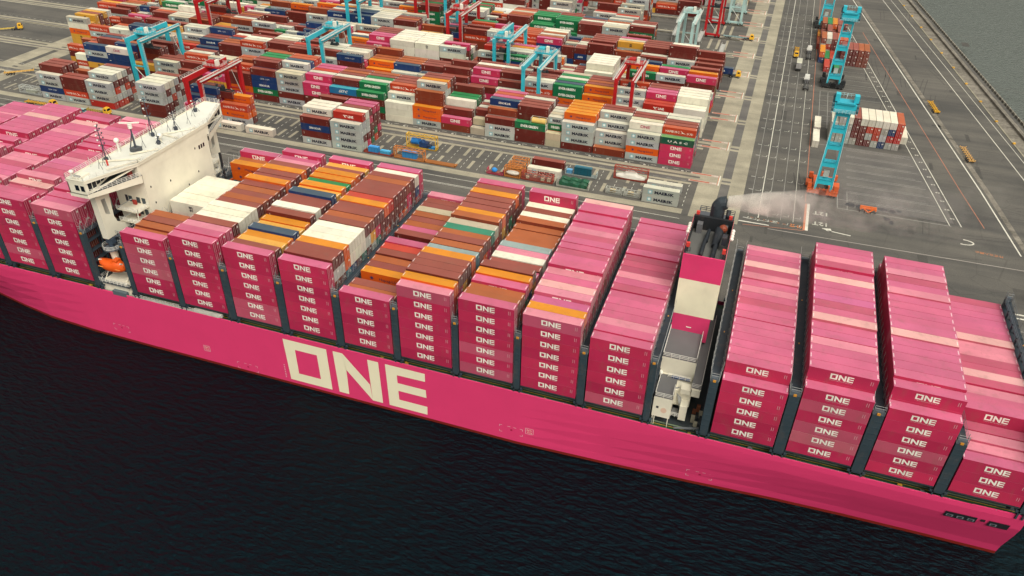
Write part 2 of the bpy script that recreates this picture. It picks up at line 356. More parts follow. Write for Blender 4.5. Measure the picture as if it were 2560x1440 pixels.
# concrete runways for the gantries, crossing strips
st = []; dk = []
for k, y in enumerate(YB):
    xl = -330
    st += [[(xl, y-8.2), (137.3, y-8.2), (137.3, y-6.6), (xl, y-6.6)], [(xl, y-5.2), (137.3, y-5.2), (137.3, y-3.2), (xl, y-3.2)]] if k else [[(xl, 113.6), (119, 113.6), (119, 117), (xl, 117)]]
    st += [[(xl, y+18.6), (119, y+18.6), (119, y+20.0), (xl, y+20.0)]]
flat('concrete_runway', st, 'concrete', QZ+.008)
flat('concrete_lane', [[(121.3, 113), (129.0, 113), (129.0, 620), (121.3, 620)], [(132.2, 113), (137.4, 113), (137.4, 620), (132.2, 620)],
     [(-205, 60), (-196, 60), (-196, 600), (-205, 600)], [(-193, 60), (-185, 60), (-185, 600), (-193, 600)]], 'concrete', QZ+.004)
flat('worn_paving', [[(168, 139), (205, 139), (199, 190), (168, 190)], [(129.05, 113), (132.15, 113), (132.15, 620), (129.05, 620)]]+[[(-300, y+20.3), (118, y+20.3), (118, y+22.6), (-300, y+22.6)] for y in YB], 'asphalt_dark', QZ+.006)
# ---- painted markings
mk = MB(); MZ = QZ+.014; PW = (0.62, 0.60, 0.52); PR = (0.52, 0.20, 0.12); PF = (0.36, 0.35, 0.32)
def line(a, b, w=0.18, c=PW, z=MZ):
    a = Vector((a[0], a[1], 0)); b = Vector((b[0], b[1], 0)); d = (b-a).normalized(); n = Vector((-d.y, d.x, 0))*w/2
    mk.face([(p.x, p.y, z) for p in (a-n, b-n, b+n, a+n)], c)
def dashes(a, b, w, on, off, c=PW):
    a = Vector((a[0], a[1])); b = Vector((b[0], b[1])); L = (b-a).length; d = (b-a)/L; t = 0
    while t+on < L: p = a+d*t; q_ = a+d*(t+on); line((p.x, p.y), (q_.x, q_.y), w, c); t += on+off
for y, w_ in ((114.3-.6, .0), (105.6, .22), (104.9, .16), (98.2, .16), (89.8, .22)):
    if w_: line((-330, y), (119.5, y), w_)
line((-330, 110.2), (119, 110.2), .2)
line((196, 89.9), (262, 89.9), .6); line((196, 87.9), (262, 87.9), .6); line((150, 77), (262, 77), .15); line((196, 81.5), (262, 81.5), .15)
for (x, c, w_) in ((143.5, PW, .28), (146.4, PF, .14), (150.6, PF, .14), (154.6, PW, .16), (140.2, PF, .12), (158.0, PR, .2)):
    line((x, 121 if w_ < .2 else 118 if x < 150 else 137), (x, 620), w_, c)
line((137.5, 116), (147.2, 116.1), .55); line((158.9, 117), (159.1, 136), .9); line((158.1, 117), (158.3, 136), .7, PR, MZ+.004)
line((147, 113.8), (268, 113.8+2.5), .35, (0.33, 0.30, 0.27)); line((139, 113.9), (158, 116.6), .18, PR)
for k in range(10):        # lane numbers and bent tick arrows beside each crossing
    for yy in (YB[k+0]+6.5, YB[k+0]+1.0) if k == 0 else (YB[k]+2.0, YB[k]-8.5):
        for i, x in enumerate((139.6, 143.0 if 0 else 142.2, 145.4, 149.0, 152.4, 156.2)):
            if i == 0: mk.face([(x-.9, yy, MZ), (x+.5, yy, MZ), (x+.5, yy+.5, MZ), (x-.9, yy+.5, MZ)], PF); continue
            line((x-1.2, yy), (x+.5, yy), .18, (.48, .47, .41)); line((x+.5, yy-.1), (x+.7, yy+1.3), .22, (.48, .47, .41))
def stamp(txt, x, y, hgt, rotz=0.0, c=PW, w_=None, z=MZ):
    v, f = fc_text(txt, hgt, 0.02)
    if w_: v[:, 0] *= w_/v[:, 0].max()
    cs, sn = math.cos(rotz), math.sin(rotz); i = len(mk.v)
    mk.v += [(x+a*cs-b*sn, y+a*sn+b*cs, z) for a, b in v]; mk.f += [tuple(i+q_ for q_ in ff) for ff in f]; mk.c += [c]*len(f); mk.m += [0]*len(f)
DM = (.46, .45, .39)
stamp('12T', 165.2, 124.2, 2.4, R(180), DM); stamp('12T', 165.2, 131.5, 2.4, R(180), DM)
for x in (141.6, 147.2): stamp('行', x, 119.9, 1.7, R(180), DM); stamp('役', x+2.6, 119.9, 1.7, R(180), DM)
line((165, 119.5), (172.5, 118.6), .5); mk.face([(163.6, 120.3, MZ), (166.8, 118.9, MZ), (166.4, 121.0, MZ)], PW)
for t in range(9):
    a0 = R(-110+t*22); a1 = R(-110+(t+1)*22); line((206.5+3*math.cos(a0), 127.4+1.6*math.sin(a0)), (206.5+3*math.cos(a1), 127.4+1.6*math.sin(a1)), .45)
stamp('外来立入禁止', 217.2, 122.4, 1.3, R(176), (.42, .17, .08)); stamp('外来', 157.6, 119.6, 2.0, R(178), (.55, .20, .07))
dashes((141, 119.6), (153, 118.6), .8, 1.0, 1.1, (0.25, 0.14, 0.10))
# parking bays
def DX(y, o=0): return 199.9-(y-160.9)*0.150+o
for y in [143.5+6.2*i for i in range(8)]:
    xe = DX(y)-1.5
    line((171.5, y), (xe, y), .13, PF); 
    line((171.5, y+1.0), (xe-2, y+1.0), .11, PF)
line((168.4, 136.5), (168.4, 150), .18, PF); line((171.6, 136.7), (171.6, 150), .16, PF); line((168.4, 136.5), (204, 136.9), .2, PF); line((168.4, 143.4), (172, 143.4), .15, PF)
for y in [189+6.2*i for i in range(18)]:
    xe = DX(y)-1; 
    if not 190 < y < 206: line((160.6, y), (min(xe, 171 if y > 205 and y < 240 else xe), y), .14, PF)
for x in (160.8, 164.2, 168.0): line((x, 206), (x, 250), .15, PF)
line((DX(137, 3.6), 137.5), (DX(362, 3.6), 362), .28); line((DX(137), 137.2), (DX(360), 360), .24)
for i in range(34):
    y = 142+i*6.2; x = DX(y, 1.8)
    stamp(str(20+i % 20), x+1.0, y+.8, .8, R(180), PW, 1.5)
line((214.1, 139.3), (209.9, 164.8), .2, PR); line((209.9, 164.8), (181.3, 353), .2, PR)
line((222.5, 124.3), (216.7, 167.4), .45); line((216.7, 167.4), (177.3, 422), .45); line((177.3, 422), (150, 600), .4)
line((233, 183.5), (194.8, 430), .3); line((245, 106), (233, 183.5), .3); line((235.7, 199.4), (199.6, 432), .22); line((249, 114), (235.7, 199.4), .22)
# yard lane markings
for k in range(1, len(YB)):
    y = YB[k]
    dashes((-330, y-1.6), (118, y-1.6), .14, 2.0, 2.2); dashes((-330, y-10.2), (118, y-10.2), .14, 2.0, 3.0, PF)
    if k < 5:
        for x in range(-180, 117, 7): mk.face([(x, y-2.9, MZ), (x+.9, y-2.9, MZ), (x+.9, y-2.3, MZ), (x, y-2.3, MZ)], PW); mk.face([(x+1.7, y-2.8, MZ), (x+2.0, y-2.8, MZ), (x+2.0, y-2.4, MZ), (x+1.7, y-2.4, MZ)], PW)
for k in range(0, 12):     # loading pads with red edges at the block ends
    y = YB[k]+21.4
    for yy in (y, y+6.0):
        mk.face([(117.6, yy, MZ), (127.8, yy, MZ), (127.8, yy+1.5, MZ), (117.6, yy+1.5, MZ)], (0.46, 0.36, 0.30)); mk.face([(118.2, yy+.35, MZ+.004), (125.0, yy+.35, MZ+.004), (125.0, yy+1.15, MZ+.004), (118.2, yy+1.15, MZ+.004)], (0.42, 0.115, 0.07))
        stamp(str(20+2*k), 127.4, yy+1.2, .8, R(180), PW, 1.4, MZ+.004)
    line((128.2, y-.3), (128.2, y+7.8), .45, PW); line((127.8, y-.3), (127.8, y+7.8), .25, PR)
# block 0 row ladder markings
for x in [(-180+i*6.22) for i in range(49)]:
    dashes((x, 119), (x, 137), .16, 1.5, 1.5)
o = mk.build('road_markings', 'mark'); o['kind'] = 'structure'
pads = []
for i in range(25):
    x = -177+i*12.45
    for xx in (x, x+5.2): pads.append([(xx, 119.5), (xx+1.2, 119.5), (xx+1.2, 126), (xx, 126)]); pads.append([(xx, 129), (xx+1.2, 129), (xx+1.2, 136), (xx, 136)])
for k in range(1, 12):
    for i in range(3): pads.append([(104+i*4.2, YB[k]), (105.3+i*4.2, YB[k]), (105.3+i*4.2, YB[k]+17), (104+i*4.2, YB[k]+17)])
flat('concrete_pads', pads, 'concrete', QZ+.011)
st_ = mat_flat('wet_stain', (0.035, 0.036, 0.04), 0.5); M['stain'] = st_
pl = []
for (cx, cy, rx, ry) in ((172.6, 140.6, 1.7, 1.7), (175.6, 140.3, 1.3, 1.5), (178.2, 139.9, 1.6, 1.1), (182.8, 141.0, 1.7, 1.2), (186.0, 140.6, 1.3, 1.4), (184, 134.6, 1.2, 1.0), (185.4, 132.4, .8, 1.3), (188.2, 141.4, .8, .9)):
    pl.append([(cx+rx*math.cos(t*.42)*(1+random.uniform(-.2, .2)), cy+ry*math.sin(t*.42)*(1+random.uniform(-.2, .2))) for t in range(15)])
flat('wet_stains', pl, 'stain', QZ+.018)
M['patch'] = mat_ground('patched_asphalt', (0.055, 0.053, 0.050), (0.085, 0.080, 0.072), 0.3)
rp_ = random.Random(8); pp = []
for i in range(46):
    x = rp_.uniform(120, 235); y = rp_.uniform(60, 112) if i % 3 == 0 else rp_.uniform(120, 420); a, b = rp_.uniform(.6, 3.5), rp_.uniform(1.5, 11)
    if x < 138 and y > 112: continue
    pp.append([(x, y), (x+a, y), (x+a, y+b), (x, y+b)])
for i in range(30):
    x = rp_.uniform(-200, 110); y = rp_.uniform(92, 111); a, b = rp_.uniform(3, 16), rp_.uniform(.5, 2.2); pp.append([(x, y), (x+a, y), (x+a, y+b), (x, y+b)])
flat('asphalt_patches', pp, 'patch', QZ+.002)
tm = []
for i in range(60):
    x = rp_.uniform(139, 232); y = rp_.uniform(60, 400); a = rp_.uniform(-.25, .25) if i % 2 else rp_.uniform(1.2, 1.9); L = rp_.uniform(8, 40); cv = rp_.uniform(-.02, .02)
    if y < 112: a = rp_.uniform(1.4, 1.7)
    for s_ in (0, 1.9):
        px_, py_, an = x+s_*math.cos(a), y-s_*math.sin(a), a
        for q_ in range(8):
            nx, ny = px_+L/8*math.sin(an), py_+L/8*math.cos(an); ox, oy = .16*math.cos(an), -.16*math.sin(an)
            if py_ > 54 and ny > 54 and not (nx < 138 and ny > 112) and not (px_ < 138 and py_ > 112): tm.append([(px_-ox, py_-oy), (px_+ox, py_+oy), (nx+ox, ny+oy), (nx-ox, ny-oy)])
            px_, py_ = nx, ny; an += cv
flat('tyre_marks', tm, 'patch', QZ+.003)
# ---- east sea wall
mb = MB()
ys = [54+i*6 for i in range(80)]
for a, b in zip(ys[:-1], ys[1:]):
    xa, xb = EX(a), EX(b)
    mb.face([(xa-9, a, QZ+.02), (xa-4.2, a, QZ+.02), (xb-4.2, b, QZ+.02), (xb-9, b, QZ+.02)], (1, 1, 1))
o = mb.build('gravel_verge', 'rough_stone'); o['kind'] = 'structure'
mb = MB(); rr = random.Random(3)
for a, b in zip(ys[:-1], ys[1:]):
    xa, xb = EX(a), EX(b)
    mb.prism([(xa-4.2, a, QZ), (xa-3.2, a, QZ), (xb-3.2, b, QZ), (xb-4.2, b, QZ)], 1.0, (1, 1, 1))
    mb.face([(xa-3.2, a, QZ+.9), (xa-.6, a, QZ-.4), (xb-.6, b, QZ-.4), (xb-3.2, b, QZ+.9)], (1, 1, 1))
    mb.prism([(xa-.6, a, -2), (xa+1.6, a, -2), (xb+1.6, b, -2), (xb-.6, b, -2)], QZ-.6+2, (1, 1, 1))
    mb.prism([(xa+1.5, a, 1), (xa+2.0, a, 1), (xb+2.0, b, 1), (xb+1.5, b, 1)], QZ+.2-1, (1, 1, 1))
tag(mb.build('sea_wall', 'rough_stone'), 'long stone and concrete sea wall between the asphalt and the open sea', 'sea wall')
mb = MB()
for a in [54+i*3.6 for i in range(130)]:
    x = EX(a); mb.face([(x+.0, a, QZ-.56), (x+1.3, a, QZ-.56), (x+1.3-.3, a+2.5, QZ-.56), (x-.3, a+2.5, QZ-.56)], (0.03, 0.03, 0.03))
    mb.box(x+1.3, a-.5, QZ-.5, x+1.8, a-.1, QZ+.4, (.4, .38, .32))
tag(mb.build('edge_drain_slots', 'gear'), 'row of dark square openings along the top of the sea wall', 'drain')
# gravel speckle strip inside the white line
mb = MB()
mb.face([(218.0, 167.4, QZ+.02), (219.8, 167.4, QZ+.02), (180.4, 422, QZ+.02), (178.4, 422, QZ+.02)], (1, 1, 1)); mb.face([(224, 124.3, QZ+.02), (225.8, 124.3, QZ+.02), (219.8, 167.4, QZ+.02), (218, 167.4, QZ+.02)], (1, 1, 1))
o = mb.build('gravel_strip', 'rough_stone'); o['kind'] = 'structure'
# kerb line along the verge
mb = MB()
mb.prism([(EX(54)-9.6, 54, QZ), (EX(54)-9.1, 54, QZ), (EX(530)-9.1, 530, QZ), (EX(530)-9.6, 530, QZ)], .14, (1, 1, 1)); o = mb.build('kerb', 'concrete'); o['kind'] = 'structure'
# cone row
CON = None
for i in range(36):
    y = 104+i*0.72*1.05; x = 229.2-(y-104)*.155
    if CON is None:
        mb = MB(); mb.box(-.3, -.3, 0, .3, .3, .06, (.5, .12, .02)); mb.cyl((0, 0, .06), (0, 0, .85), .24, (.75, .2, .03), 8, .05)
        CON = mb.build('traffic_cone', 'gear'); c = CON
    else: c = CON.copy(); COL.objects.link(c)
    c.location = (x, y, QZ+.02); tag(c, 'orange traffic cone in the long row beside the gravel strip', 'traffic cone', 'orange cones in a row')
LMP = None
for i in range(13):
    y = 150+i*22.5; x = EX(y)-9.3
    if LMP is None:
        mb = MB(); mb.box(-.55, -.4, 0, .55, .4, .4, (.62, .34, .04)); mb.box(-.4, -.25, .4, .4, .25, .55, (.66, .40, .08)); LMP = mb.build('kerb_block', 'gear'); c = LMP
    else: c = LMP.copy(); COL.objects.link(c)
    c.location = (x, y, QZ+.14); c.rotation_euler = (0, 0, .14); tag(c, 'yellow block standing on the kerb by the sea wall', 'marker block', 'yellow blocks along the kerb')

# ------------------------------------------------------------------ containers on the ship
X = dict(zip(range(2, 16), [-25.69, 0, 14.16, 28.85, 43.4, 57.88, 72.12, 86.24, 100.32, 114.56, 140.88, 155.56, 170.33, 185.02]))
for i in range(1, 9): X[2-i] = X[2]-14.5*i
WP = 2.51
BAY = {}
def bay(k, near, s):
    """near: tiers in the waterside stack; s: 'code height' tokens from the waterside to the quay"""
    rows = []
    for t in s.split():
        rows.append((t[0], float(t[1:])))
    BAY[k] = (near, rows)
bay(3, 6, 'm17.3 b16.1 b16.6 r16.8 b16.8 r11.2 r11.2 w16.8 w16.8 w16.9 w16.8 w16.8 w16.7 -0 -0 -0 -0 o16.0 b15.6 m17.3')
bay(4, 7, 'm19.6 m19.9 l19.7 r19.8 w19.6 w19.7 w19.8 r19.6 b19.6 r19.4 b19.4 r19.5 o20.0 r19.3 r19.4 o19.5 r19.4 l19.0 m18.6 m19.7')
bay(5, 7, 'm19.6 r19.1 y18.7 o18.6 n19.2 y18.4 o18.7 r19.7 w20.0 r19.6 r19.5 n20.2 y19.2 o19.7 g19.2 o19.6 o19.8 r19.2 y18.9 m19.9')
bay(6, 7, 'm19.6 r20.2 r20.1 o20.1 w20.1 w20.1 w20.1 r20.3 b20.2 r20.3 r20.2 o20.4 R20.3 r20.4 r20.3 r20.2 b20.2 r20.2 w19.9 m20.2')
bay(7, 5, 'm14.5 b13.4 r13.4 r11.2 o13.6 r13.6 b13.6 r14.1 R14.1 m14.4 r11.4 r13.9 m13.6 b13.6 r13.6 b13.7 k13.8 r13.7 r13.7 l14.3')
bay(8, 7, 'l19.6 o20.1 r20.6 r20.6 r20.6 o20.5 t19.9 b20.0 r20.2 b19.9 G19.9 s19.9 b20.7 o20.4 r20.4 r20.5 r20.6 o20.7 r20.7 m20.9')
bay(9, 7, 'm19.6 b19.2 b18.9 m19.5 o19.9 r20.3 m17.6 r17.9 w18.1 l18.0 t18.0 b17.3 b17.2 b17.0 b17.2 b18.0 w17.9 r17.9 w17.9 m20.8')
bay(10, 7, 'l19.3 o19.3 p19.2 l20.0 c20.0 m20.0 l20.0 m20.8 m20.7 d20.6 m20.7 m20.8 d20.7 l20.6 m20.4 m20.9 m20.5 m21.0 m20.5 c20.3')
bay(11, 6, 'm17.2 m17.5 l17.4 m17.4 m17.4 m17.4 m17.3 d17.6 m17.6 l17.6 d17.5 d17.5 d17.5 m17.8 d17.8 l17.7 m17.6 m17.6 m17.5 m17.7')
bay(12, 5, 'm14.1 m17.0 m17.0 m17.0 m17.0 m17.0 m17.0 m17.15 m17.15 d17.1 m17.1 l17.1 m17.1 l17.4 d17.3 c17.3 m17.2 m17.2 l17.0 m14.1')
bay(13, 6, 'm16.7 m19.8 m19.8 m19.8 l19.8 m19.9 m19.9 c20.4 m20.3 d20.3 p20.3 m20.3 m20.3 c20.3 m20.3 d20.9 l20.8 m20.8 m20.8 m16.8')
bay(14, 6, 'm16.3 m19.4 m20.0 m20.0 m20.0 m20.0 m20.0 c20.3 m20.3 m20.2 m20.2 m20.2 m20.2 l20.5 m20.4 d20.4 l20.5 m20.4 m20.4 m16.8')
bay(15, 3, 'm8.5 l8.8 l9.2 d9.4 m12.4 m12.3 l12.2 d12.6 c12.5 d12.2 d12.2 l12.1 l12.0 c12.4 m12.2 m12.1 m12.0 m12.0 m12.0 d12.0')
rb = random.Random(11)
for k in range(2, -7, -1):
    rows = []; h = 19.9
    for j in range(20):
        if j and rb.random() < .3: h = 19.9+rb.choice([-.9, -.5, 0, .4, .7, 0])
        rows.append((rb.choice('mmmllmdmcmp'), h if k > -3 else h-2.8-(2.9 if j in (0, 19) else 0)))
    if k == 2: rows[0] = ('l', 19.9); rows[1] = ('m', 19.7); rows[2] = ('m', 19.9)
    if k == 1: rows[0] = ('m', 19.9); rows[3] = ('c', 19.6); rows[4] = ('l', 20.8)
    if k < -2: rows = [r_ if 2 <= j <= 17 else ('m', 13.5) for j, r_ in enumerate(rows)]
    BAY[k] = (7, rows)
MIXED = 'rrrrrrbbbRonmddefgGthry'
for k, (near, rows) in BAY.items():
    for j, (code, H) in enumerate(rows):
        if code == '-': continue
        nt_ = near if j == 0 else max(1, round(H/2.8)); th = H/nt_
        for t in range(nt_):
            c = code
            if t < nt_-1:
                if j == 0 or j == 19: c = rb.choice('mmmmddl' if k not in (3, 13, 14) else 'mmdllc')
                elif 2 <= k <= 9: c = rb.choice(MIXED if t < nt_-2 else (MIXED+code*12))
                elif k >= 12: c = rb.choice('mddrbornwt' if t < 4 else 'mmdm')
                else: c = rb.choice('mmdmmdrbm')
            top = t == nt_-1
            lg = 'auto'
            if c in 'wsktv' : lg = 'none'
            if (k, j, t) == (3, 7, nt_-1): lg = 'MSC'
            x = X[k]; y = j*WP+.035
            if k == 8 and j == 5 and 0: pass
            sc = 0
            L = 12.19
            if top: sc += area_px([(x, y, Z0+H), (x+L, y, Z0+H), (x+L, y+2.44, Z0+H), (x, y+2.44, Z0+H)])
            prev = rows[j-1][1] if j else 0
            zt = t*th
            if zt+th > prev+.1: sc += area_px([(x, y, Z0+max(zt, prev)), (x+L, y, Z0+max(zt, prev)), (x+L, y, Z0+zt+th), (x, y, Z0+zt+th)])
            if k < 3: where = ORD[3-k]+' bay forward of the white bridge'
            elif k <= 11:
                where = (ORD[k-2]+' bay aft of the bridge') if k <= 7 else (ORD[12-k]+' bay before the funnel')
            else: where = ORD[k-11]+' bay behind the funnel'
            if j == 0: lab = '%s container, tier %s of waterside stack, %s' % (NAMES[c].split()[-1], ['one (lowest)', 'two', 'three', 'four', 'five', 'six', 'seven'][t], where)
            else: lab = '%s top container, %s row from waterside, %s' % (NAMES[c].split()[-1], ORD[j+1], where)
            if j == 0 and top: lab = '%s container topping the waterside stack, %s' % (NAMES[c], where)
            REC.append(dict(x=x, y=y, z=Z0+zt, h=th, code=c, L=L, logo=lg, sc=sc, top=top, j=j, label=lab, k=k))

# ------------------------------------------------------------------ containers in the yard
ry = random.Random(5)
PUSE = 'rrrrrrrrrrrrrrbbbbeeeeeeeeffffvwwwhhhooggmmnnRy'
RP = 2.86
def ystack(x, y, codes, L=12.19, tiers_h=2.72, label=None):
    for t, c in enumerate(codes):
        h = tiers_h
        zz = QZ+.02+t*tiers_h
        lg = 'auto'
        if c in 'ws' and ry.random() < .7: lg = 'none'
        if c == 'v': lg = ry.choice(['MAERSK', 'MAERSK', 'ONEW', 'none']) if y > 140 else 'MAERSK'
        REC.append(dict(x=x+ry.uniform(-.12, .12), y=y+ry.uniform(-.03, .03), z=zz, h=h, code=c, L=L, logo=lg, sc=0, top=t == len(codes)-1, j=99, label=label, k=None))
def rs(n): return ''.join(ry.choice(PUSE) for _ in range(n))
XR = 104.7
# explicit front rows of the first full block, right to left (bottom tier first); 'H' tokens: rows behind
B1 = {104.7: ['mmmu', 'mrefh', 'ernnr', 'rernr', 'mreee', 'rrhne'], 92.25: ['eoee', 'eorev', 'rrfef', 'eerer', 'rreer', 'rrrhe'], 79.8: ['b', 'fee', 'efre', 'reeee', 'erebr', 'rreer'], 67.3: ['reee', 'rreeo', 'mrefo', 'hreoo', 'erero', 'rerbo'],
      48.6: ['rrg', 'rrrrr', 'regrr', 'rhrrr', 'nrere', 'hrrrr'], 36.3: ['eer', 'rreb', 'rrren', 'remmm', 'rbreh', 'rrrrm'], 17.6: ['bm', 'rrr', 'refw', 'hrrg', 'rhrg', 'reerr'], 5.2: ['eoo', 'mrobb', 'rgreef', 'ogrreo', 'rrrrrr', 'rrrrrr'], -6.9: ['www', 'wwwe', 'eefwh', 'rreer', 'rremr', 'rrrer'],
      -19.35: ['rgrg', 'rgrgg', 'heewe', 'nrreg', 'rerrr', 'rrerb'], -31.8: ['rrrq', 'rrrqr', 'eerre', 'rrhrr', 'rmreb', 'rrrrr'], -44.25: ['rrmm', 'rermm', 'ernne', 'rrRmR', 'rrrmm', 'rrrrm'], -56.7: ['ereff', 'eRref', 'rerene', 'rnenen', 'hrhreh', 'rnrreh'],
      -69.15: ['rgnnr', 'gnrnnr', 'rrrrrr', 'rrerrg', 'rrrgrg', 'rrrrrb']}
def block(k, xl, explicit=None, seed=0, full=0.97):
    y0 = YB[k]; x = XR; rnd = random.Random(100+k+seed); hb = 4
    while x > xl:
        if explicit and any(abs(x-a) < .8 for a in explicit):
            a = [a for a in explicit if abs(x-a) < .8][0]
            for j, cds in enumerate(explicit[a]): ystack(a, y0+j*RP, cds)
            x = a-12.45; continue
        if explicit and k == 1 and (abs(x-54.85) < .8 or abs(x-23.85) < 1.2):
            if x > 40:
                for j in range(6): 
                    for xx in (61.0,): ystack(xx, y0+j*RP, 'kk' if j < 1 else rs(4), 5.9)
                x = 48.6
            else:
                ystack(30.2, y0, 's', 5.9); ystack(30.2, y0+RP, 'nk', 5.9); [ystack(30.2, y0+j*RP, rs(3), 5.9) for j in range(2, 6)]
                x = 17.6
            continue
        if (k == 5 and x > 79) or (k == 6 and x > 66) or (k == 7 and x > 66) or (k == 8 and x > 90):
            if k == 5 and x < 104:
                for j in (0, 1): ystack(x, y0+j*RP, 'n', 12.19)
            x -= 12.45; continue
        if k == 3 and abs(x-67.35) < .1:
            for j in range(6): ystack(x+6.2, y0+j*RP, rs(3), 5.9)
            x = 61.1; continue
        if k == 3 and abs(x+1.15) < .1:
            for j in range(6): ystack(x+6.2, y0+j*RP, rs(2), 5.9)
            x = -7.35; continue
        if rnd.random() < .35: hb = rnd.choice([3, 4, 4, 5, 5])
        two = rnd.random() < .14
        if rnd.random() > full and x < 90: x -= 12.45; continue
        bias = rnd.choice('rrrrreeefhgmnbr') if not (x < -185 and 2 <= k <= 4) else 'y'; 
        for j in range(6):
            n = max(1, min(5, hb+rnd.choice([-1, -1, 0, 0, 0, 1]))) if j < 2 else max(2, min(5, hb+rnd.choice([-1, 0, 0, 1, 1])))
            if bias == 'w': n = 4 if j < 3 else 5
            for xx, LL in (((x, 12.19),) if not two else ((x, 5.95), (x+6.2, 5.95))):
                if two and rnd.random() < .2: continue
                cd = ''.join(bias if rnd.random() < (.92 if bias == 'w' else .35) else rnd.choice(PUSE) for _ in range(n if not two else max(1, n-1)))
                ystack(xx, y0+j*RP, cd, LL)
        x -= 12.45
block(1, -178, B1)
B2 = {104.7: ['wwww', 'wwww', 'wwwww', 'wwwww', 'wwwwv', 'wwwvv'], 92.25: ['rmmR', 'rmmR', 'rmmRm', 'rrrrm', 'rerrr', 'rrrrr'], 79.8: ['rre', 'reee', 'rrwwe', 'rrrb', 'rrrh', 'rerrh'], 67.35: ['rroo', 'rrbno', 'rrrwr', 'reeeb', 'rrrrr', 'rrrrr'], 30.0: ['rre', 'rrer', 'rerer', 'rrrrr', 'rrrre', 'rrrrr'], 17.55: ['emr', 'mrrm', 'mrrrm', 'rrrrr', 'rrrrv', 'rrrrr'], -7.35: ['ee', 'eef', 'rrn', 'eeer', 'rrrr', 'rrrr'], -19.8: ['ee', 'rre', 'rren', 'eerb', 'rrrb', 'rrrb'], -32.25: ['mo', 'mro', 'rrro', 'rrrb', 'rrrb', 'rrbrb']}
B3 = {61.1: ['wwww', 'wwwww', 'wwwww', 'wwwww', 'rwwww', 'rrwww'], -19.8: ['wwwww']*6, -32.25: ['wwwww']*6, -44.7: ['mmmm', 'emmmm', 'rermm', 'rrrrr', 'mrrrr', 'rrrrr']}
B5 = {17.55: ['rrgg', 'rggg', 'egggg', 'rrggg', 'rrrrg', 'rrrrr'], 30.0: ['rgg', 'rgrgg', 'ggggg', 'ererg', 'rrrrr', 'rrrrr'], -44.7: ['rgggr', 'ggggr', 'rgggg', 'rrrrr', 'errrr', 'rrrrr']}
B4 = {92.25: ['eree', 'rererr', 'hrre', 'rrerr', 'rrrrr', 'rvvvv'], 79.8: ['rrrr', 'rrre', 'hrrrr', 'rrrrr', 'rrrrr', 'rrrrr']}
XL = {2: -205, 3: -218, 4: -230, 5: -250, 6: -262, 7: -275, 8: -290, 9: -300, 10: -310, 11: -330}
for k in range(2, 12): block(k, XL[k], {2: B2, 3: B3, 4: B4, 5: B5}.get(k), full=.97 if k < 6 else .88)
# sparse first block behind the ship
for (x, rows) in ((104.9, ['ee', '', '', '']), (-13.9, ['eeee', 'ereeR', 'mreew', 'grrmr', 'hgrrm', 'rmrrm']), (-26.7, ['ernr', 'rerrv', 'rhrev', 'rrerv', '', 'rrrrr']), (-66.6, ['', '', 'eoh', 'roho']),
                  (-89.5+(-0), []), (-101.6, ['rrefe'[:3]+'ee', 'rrerv', 'erheve'[:5], 'eeererr'[:5], 'rerere'[:5]]), (-127.4, ['Rfee', 'Rehre', 'heerve'[:5], 'rehrev'[:5], 'ehrero'[:5]]), (-140.3, ['ehrr', 'whrre'[:4], '', 'rerb']), (-152.9, ['enee', 'errbr', 'erbrr'[:5], 'rrrbr', '', '']), (-79.6, ['mmm', 'mhmnr'[:4], 'ermrn', 'eemmr'])):
    for j, c in enumerate(rows):
        if c: ystack(x, 117.6+j*RP, c)
ystack(-66.8, 117.4, 'v'); ystack(-52.3, 117.4, 'v'); ystack(62, 123.2, 'v'); ystack(61.5, 130.5, 'r'); ystack(104.6, 127.3, 'e')
# end-on stacks on the east side
rz = random.Random(9)
ROT = []
for i in range(10):
    cds = ['ffe', 'effe', 'eefv', 'frrr', 'rrrv', 'rehv', 'ehhv', 'nefv', 'fRnv', 'fRRh'][i]
    for t, c in enumerate(cds): ROT.append((164.4+i*2.62, 193.4, t, c))
ROT += [(190.4, 194.2, 1, 'v'), (158.6, 185.2, 0, 'v'), (158.9, 199.5, 0, 'v')]
for i in range(5):
    for t in range(3): ROT.append((169.0+i*2.6-.5, 291.0, t, 'r' if i < 3 else 'b'))
    for t in range(3): ROT.append((158.8+i*2.55, 305.0, t, rz.choice('rrbhe')))
    for t in range(2+i % 2): ROT.append((158.8+i*2.55, 319.0, t, rz.choice('rrbg')))
    for t in range(3): ROT.append((158.8+i*2.55, 333.0, t, rz.choice('rrbgo')))
ROT += [(166.0, 277.5, 0, 'g'), (161.5, 277.5, 0, 'R'), (158.8, 291, 0, 'n'), (161.4, 291, 0, 'g'), (164.0, 291, 0, 'R'), (166.3, 291, 0, 'n'), (158.8, 291, 1, 'o'), (157.6, 327, 0, 'o'), (157.6, 313, 0, 'h')]
def cont_y(mb, x, y, z, h, code, rnd):
    """long side along y, doors towards the quay"""
    n0 = len(mb.v); cont(mb, 0, 0, 0, h, code, logo_key='none', rnd=rnd)
    for i in range(n0, len(mb.v)):
        a, b, c = mb.v[i]; mb.v[i] = (x+b, y+12.19-a, z+c)   # doors (local +x) face -y
    # mirrored: turn the new faces round
    nf = sum(1 for f in mb.f if f[0] >= n0)
    for q_ in range(len(mb.f)-1, -1, -1):
        if mb.f[q_][0] < n0: break

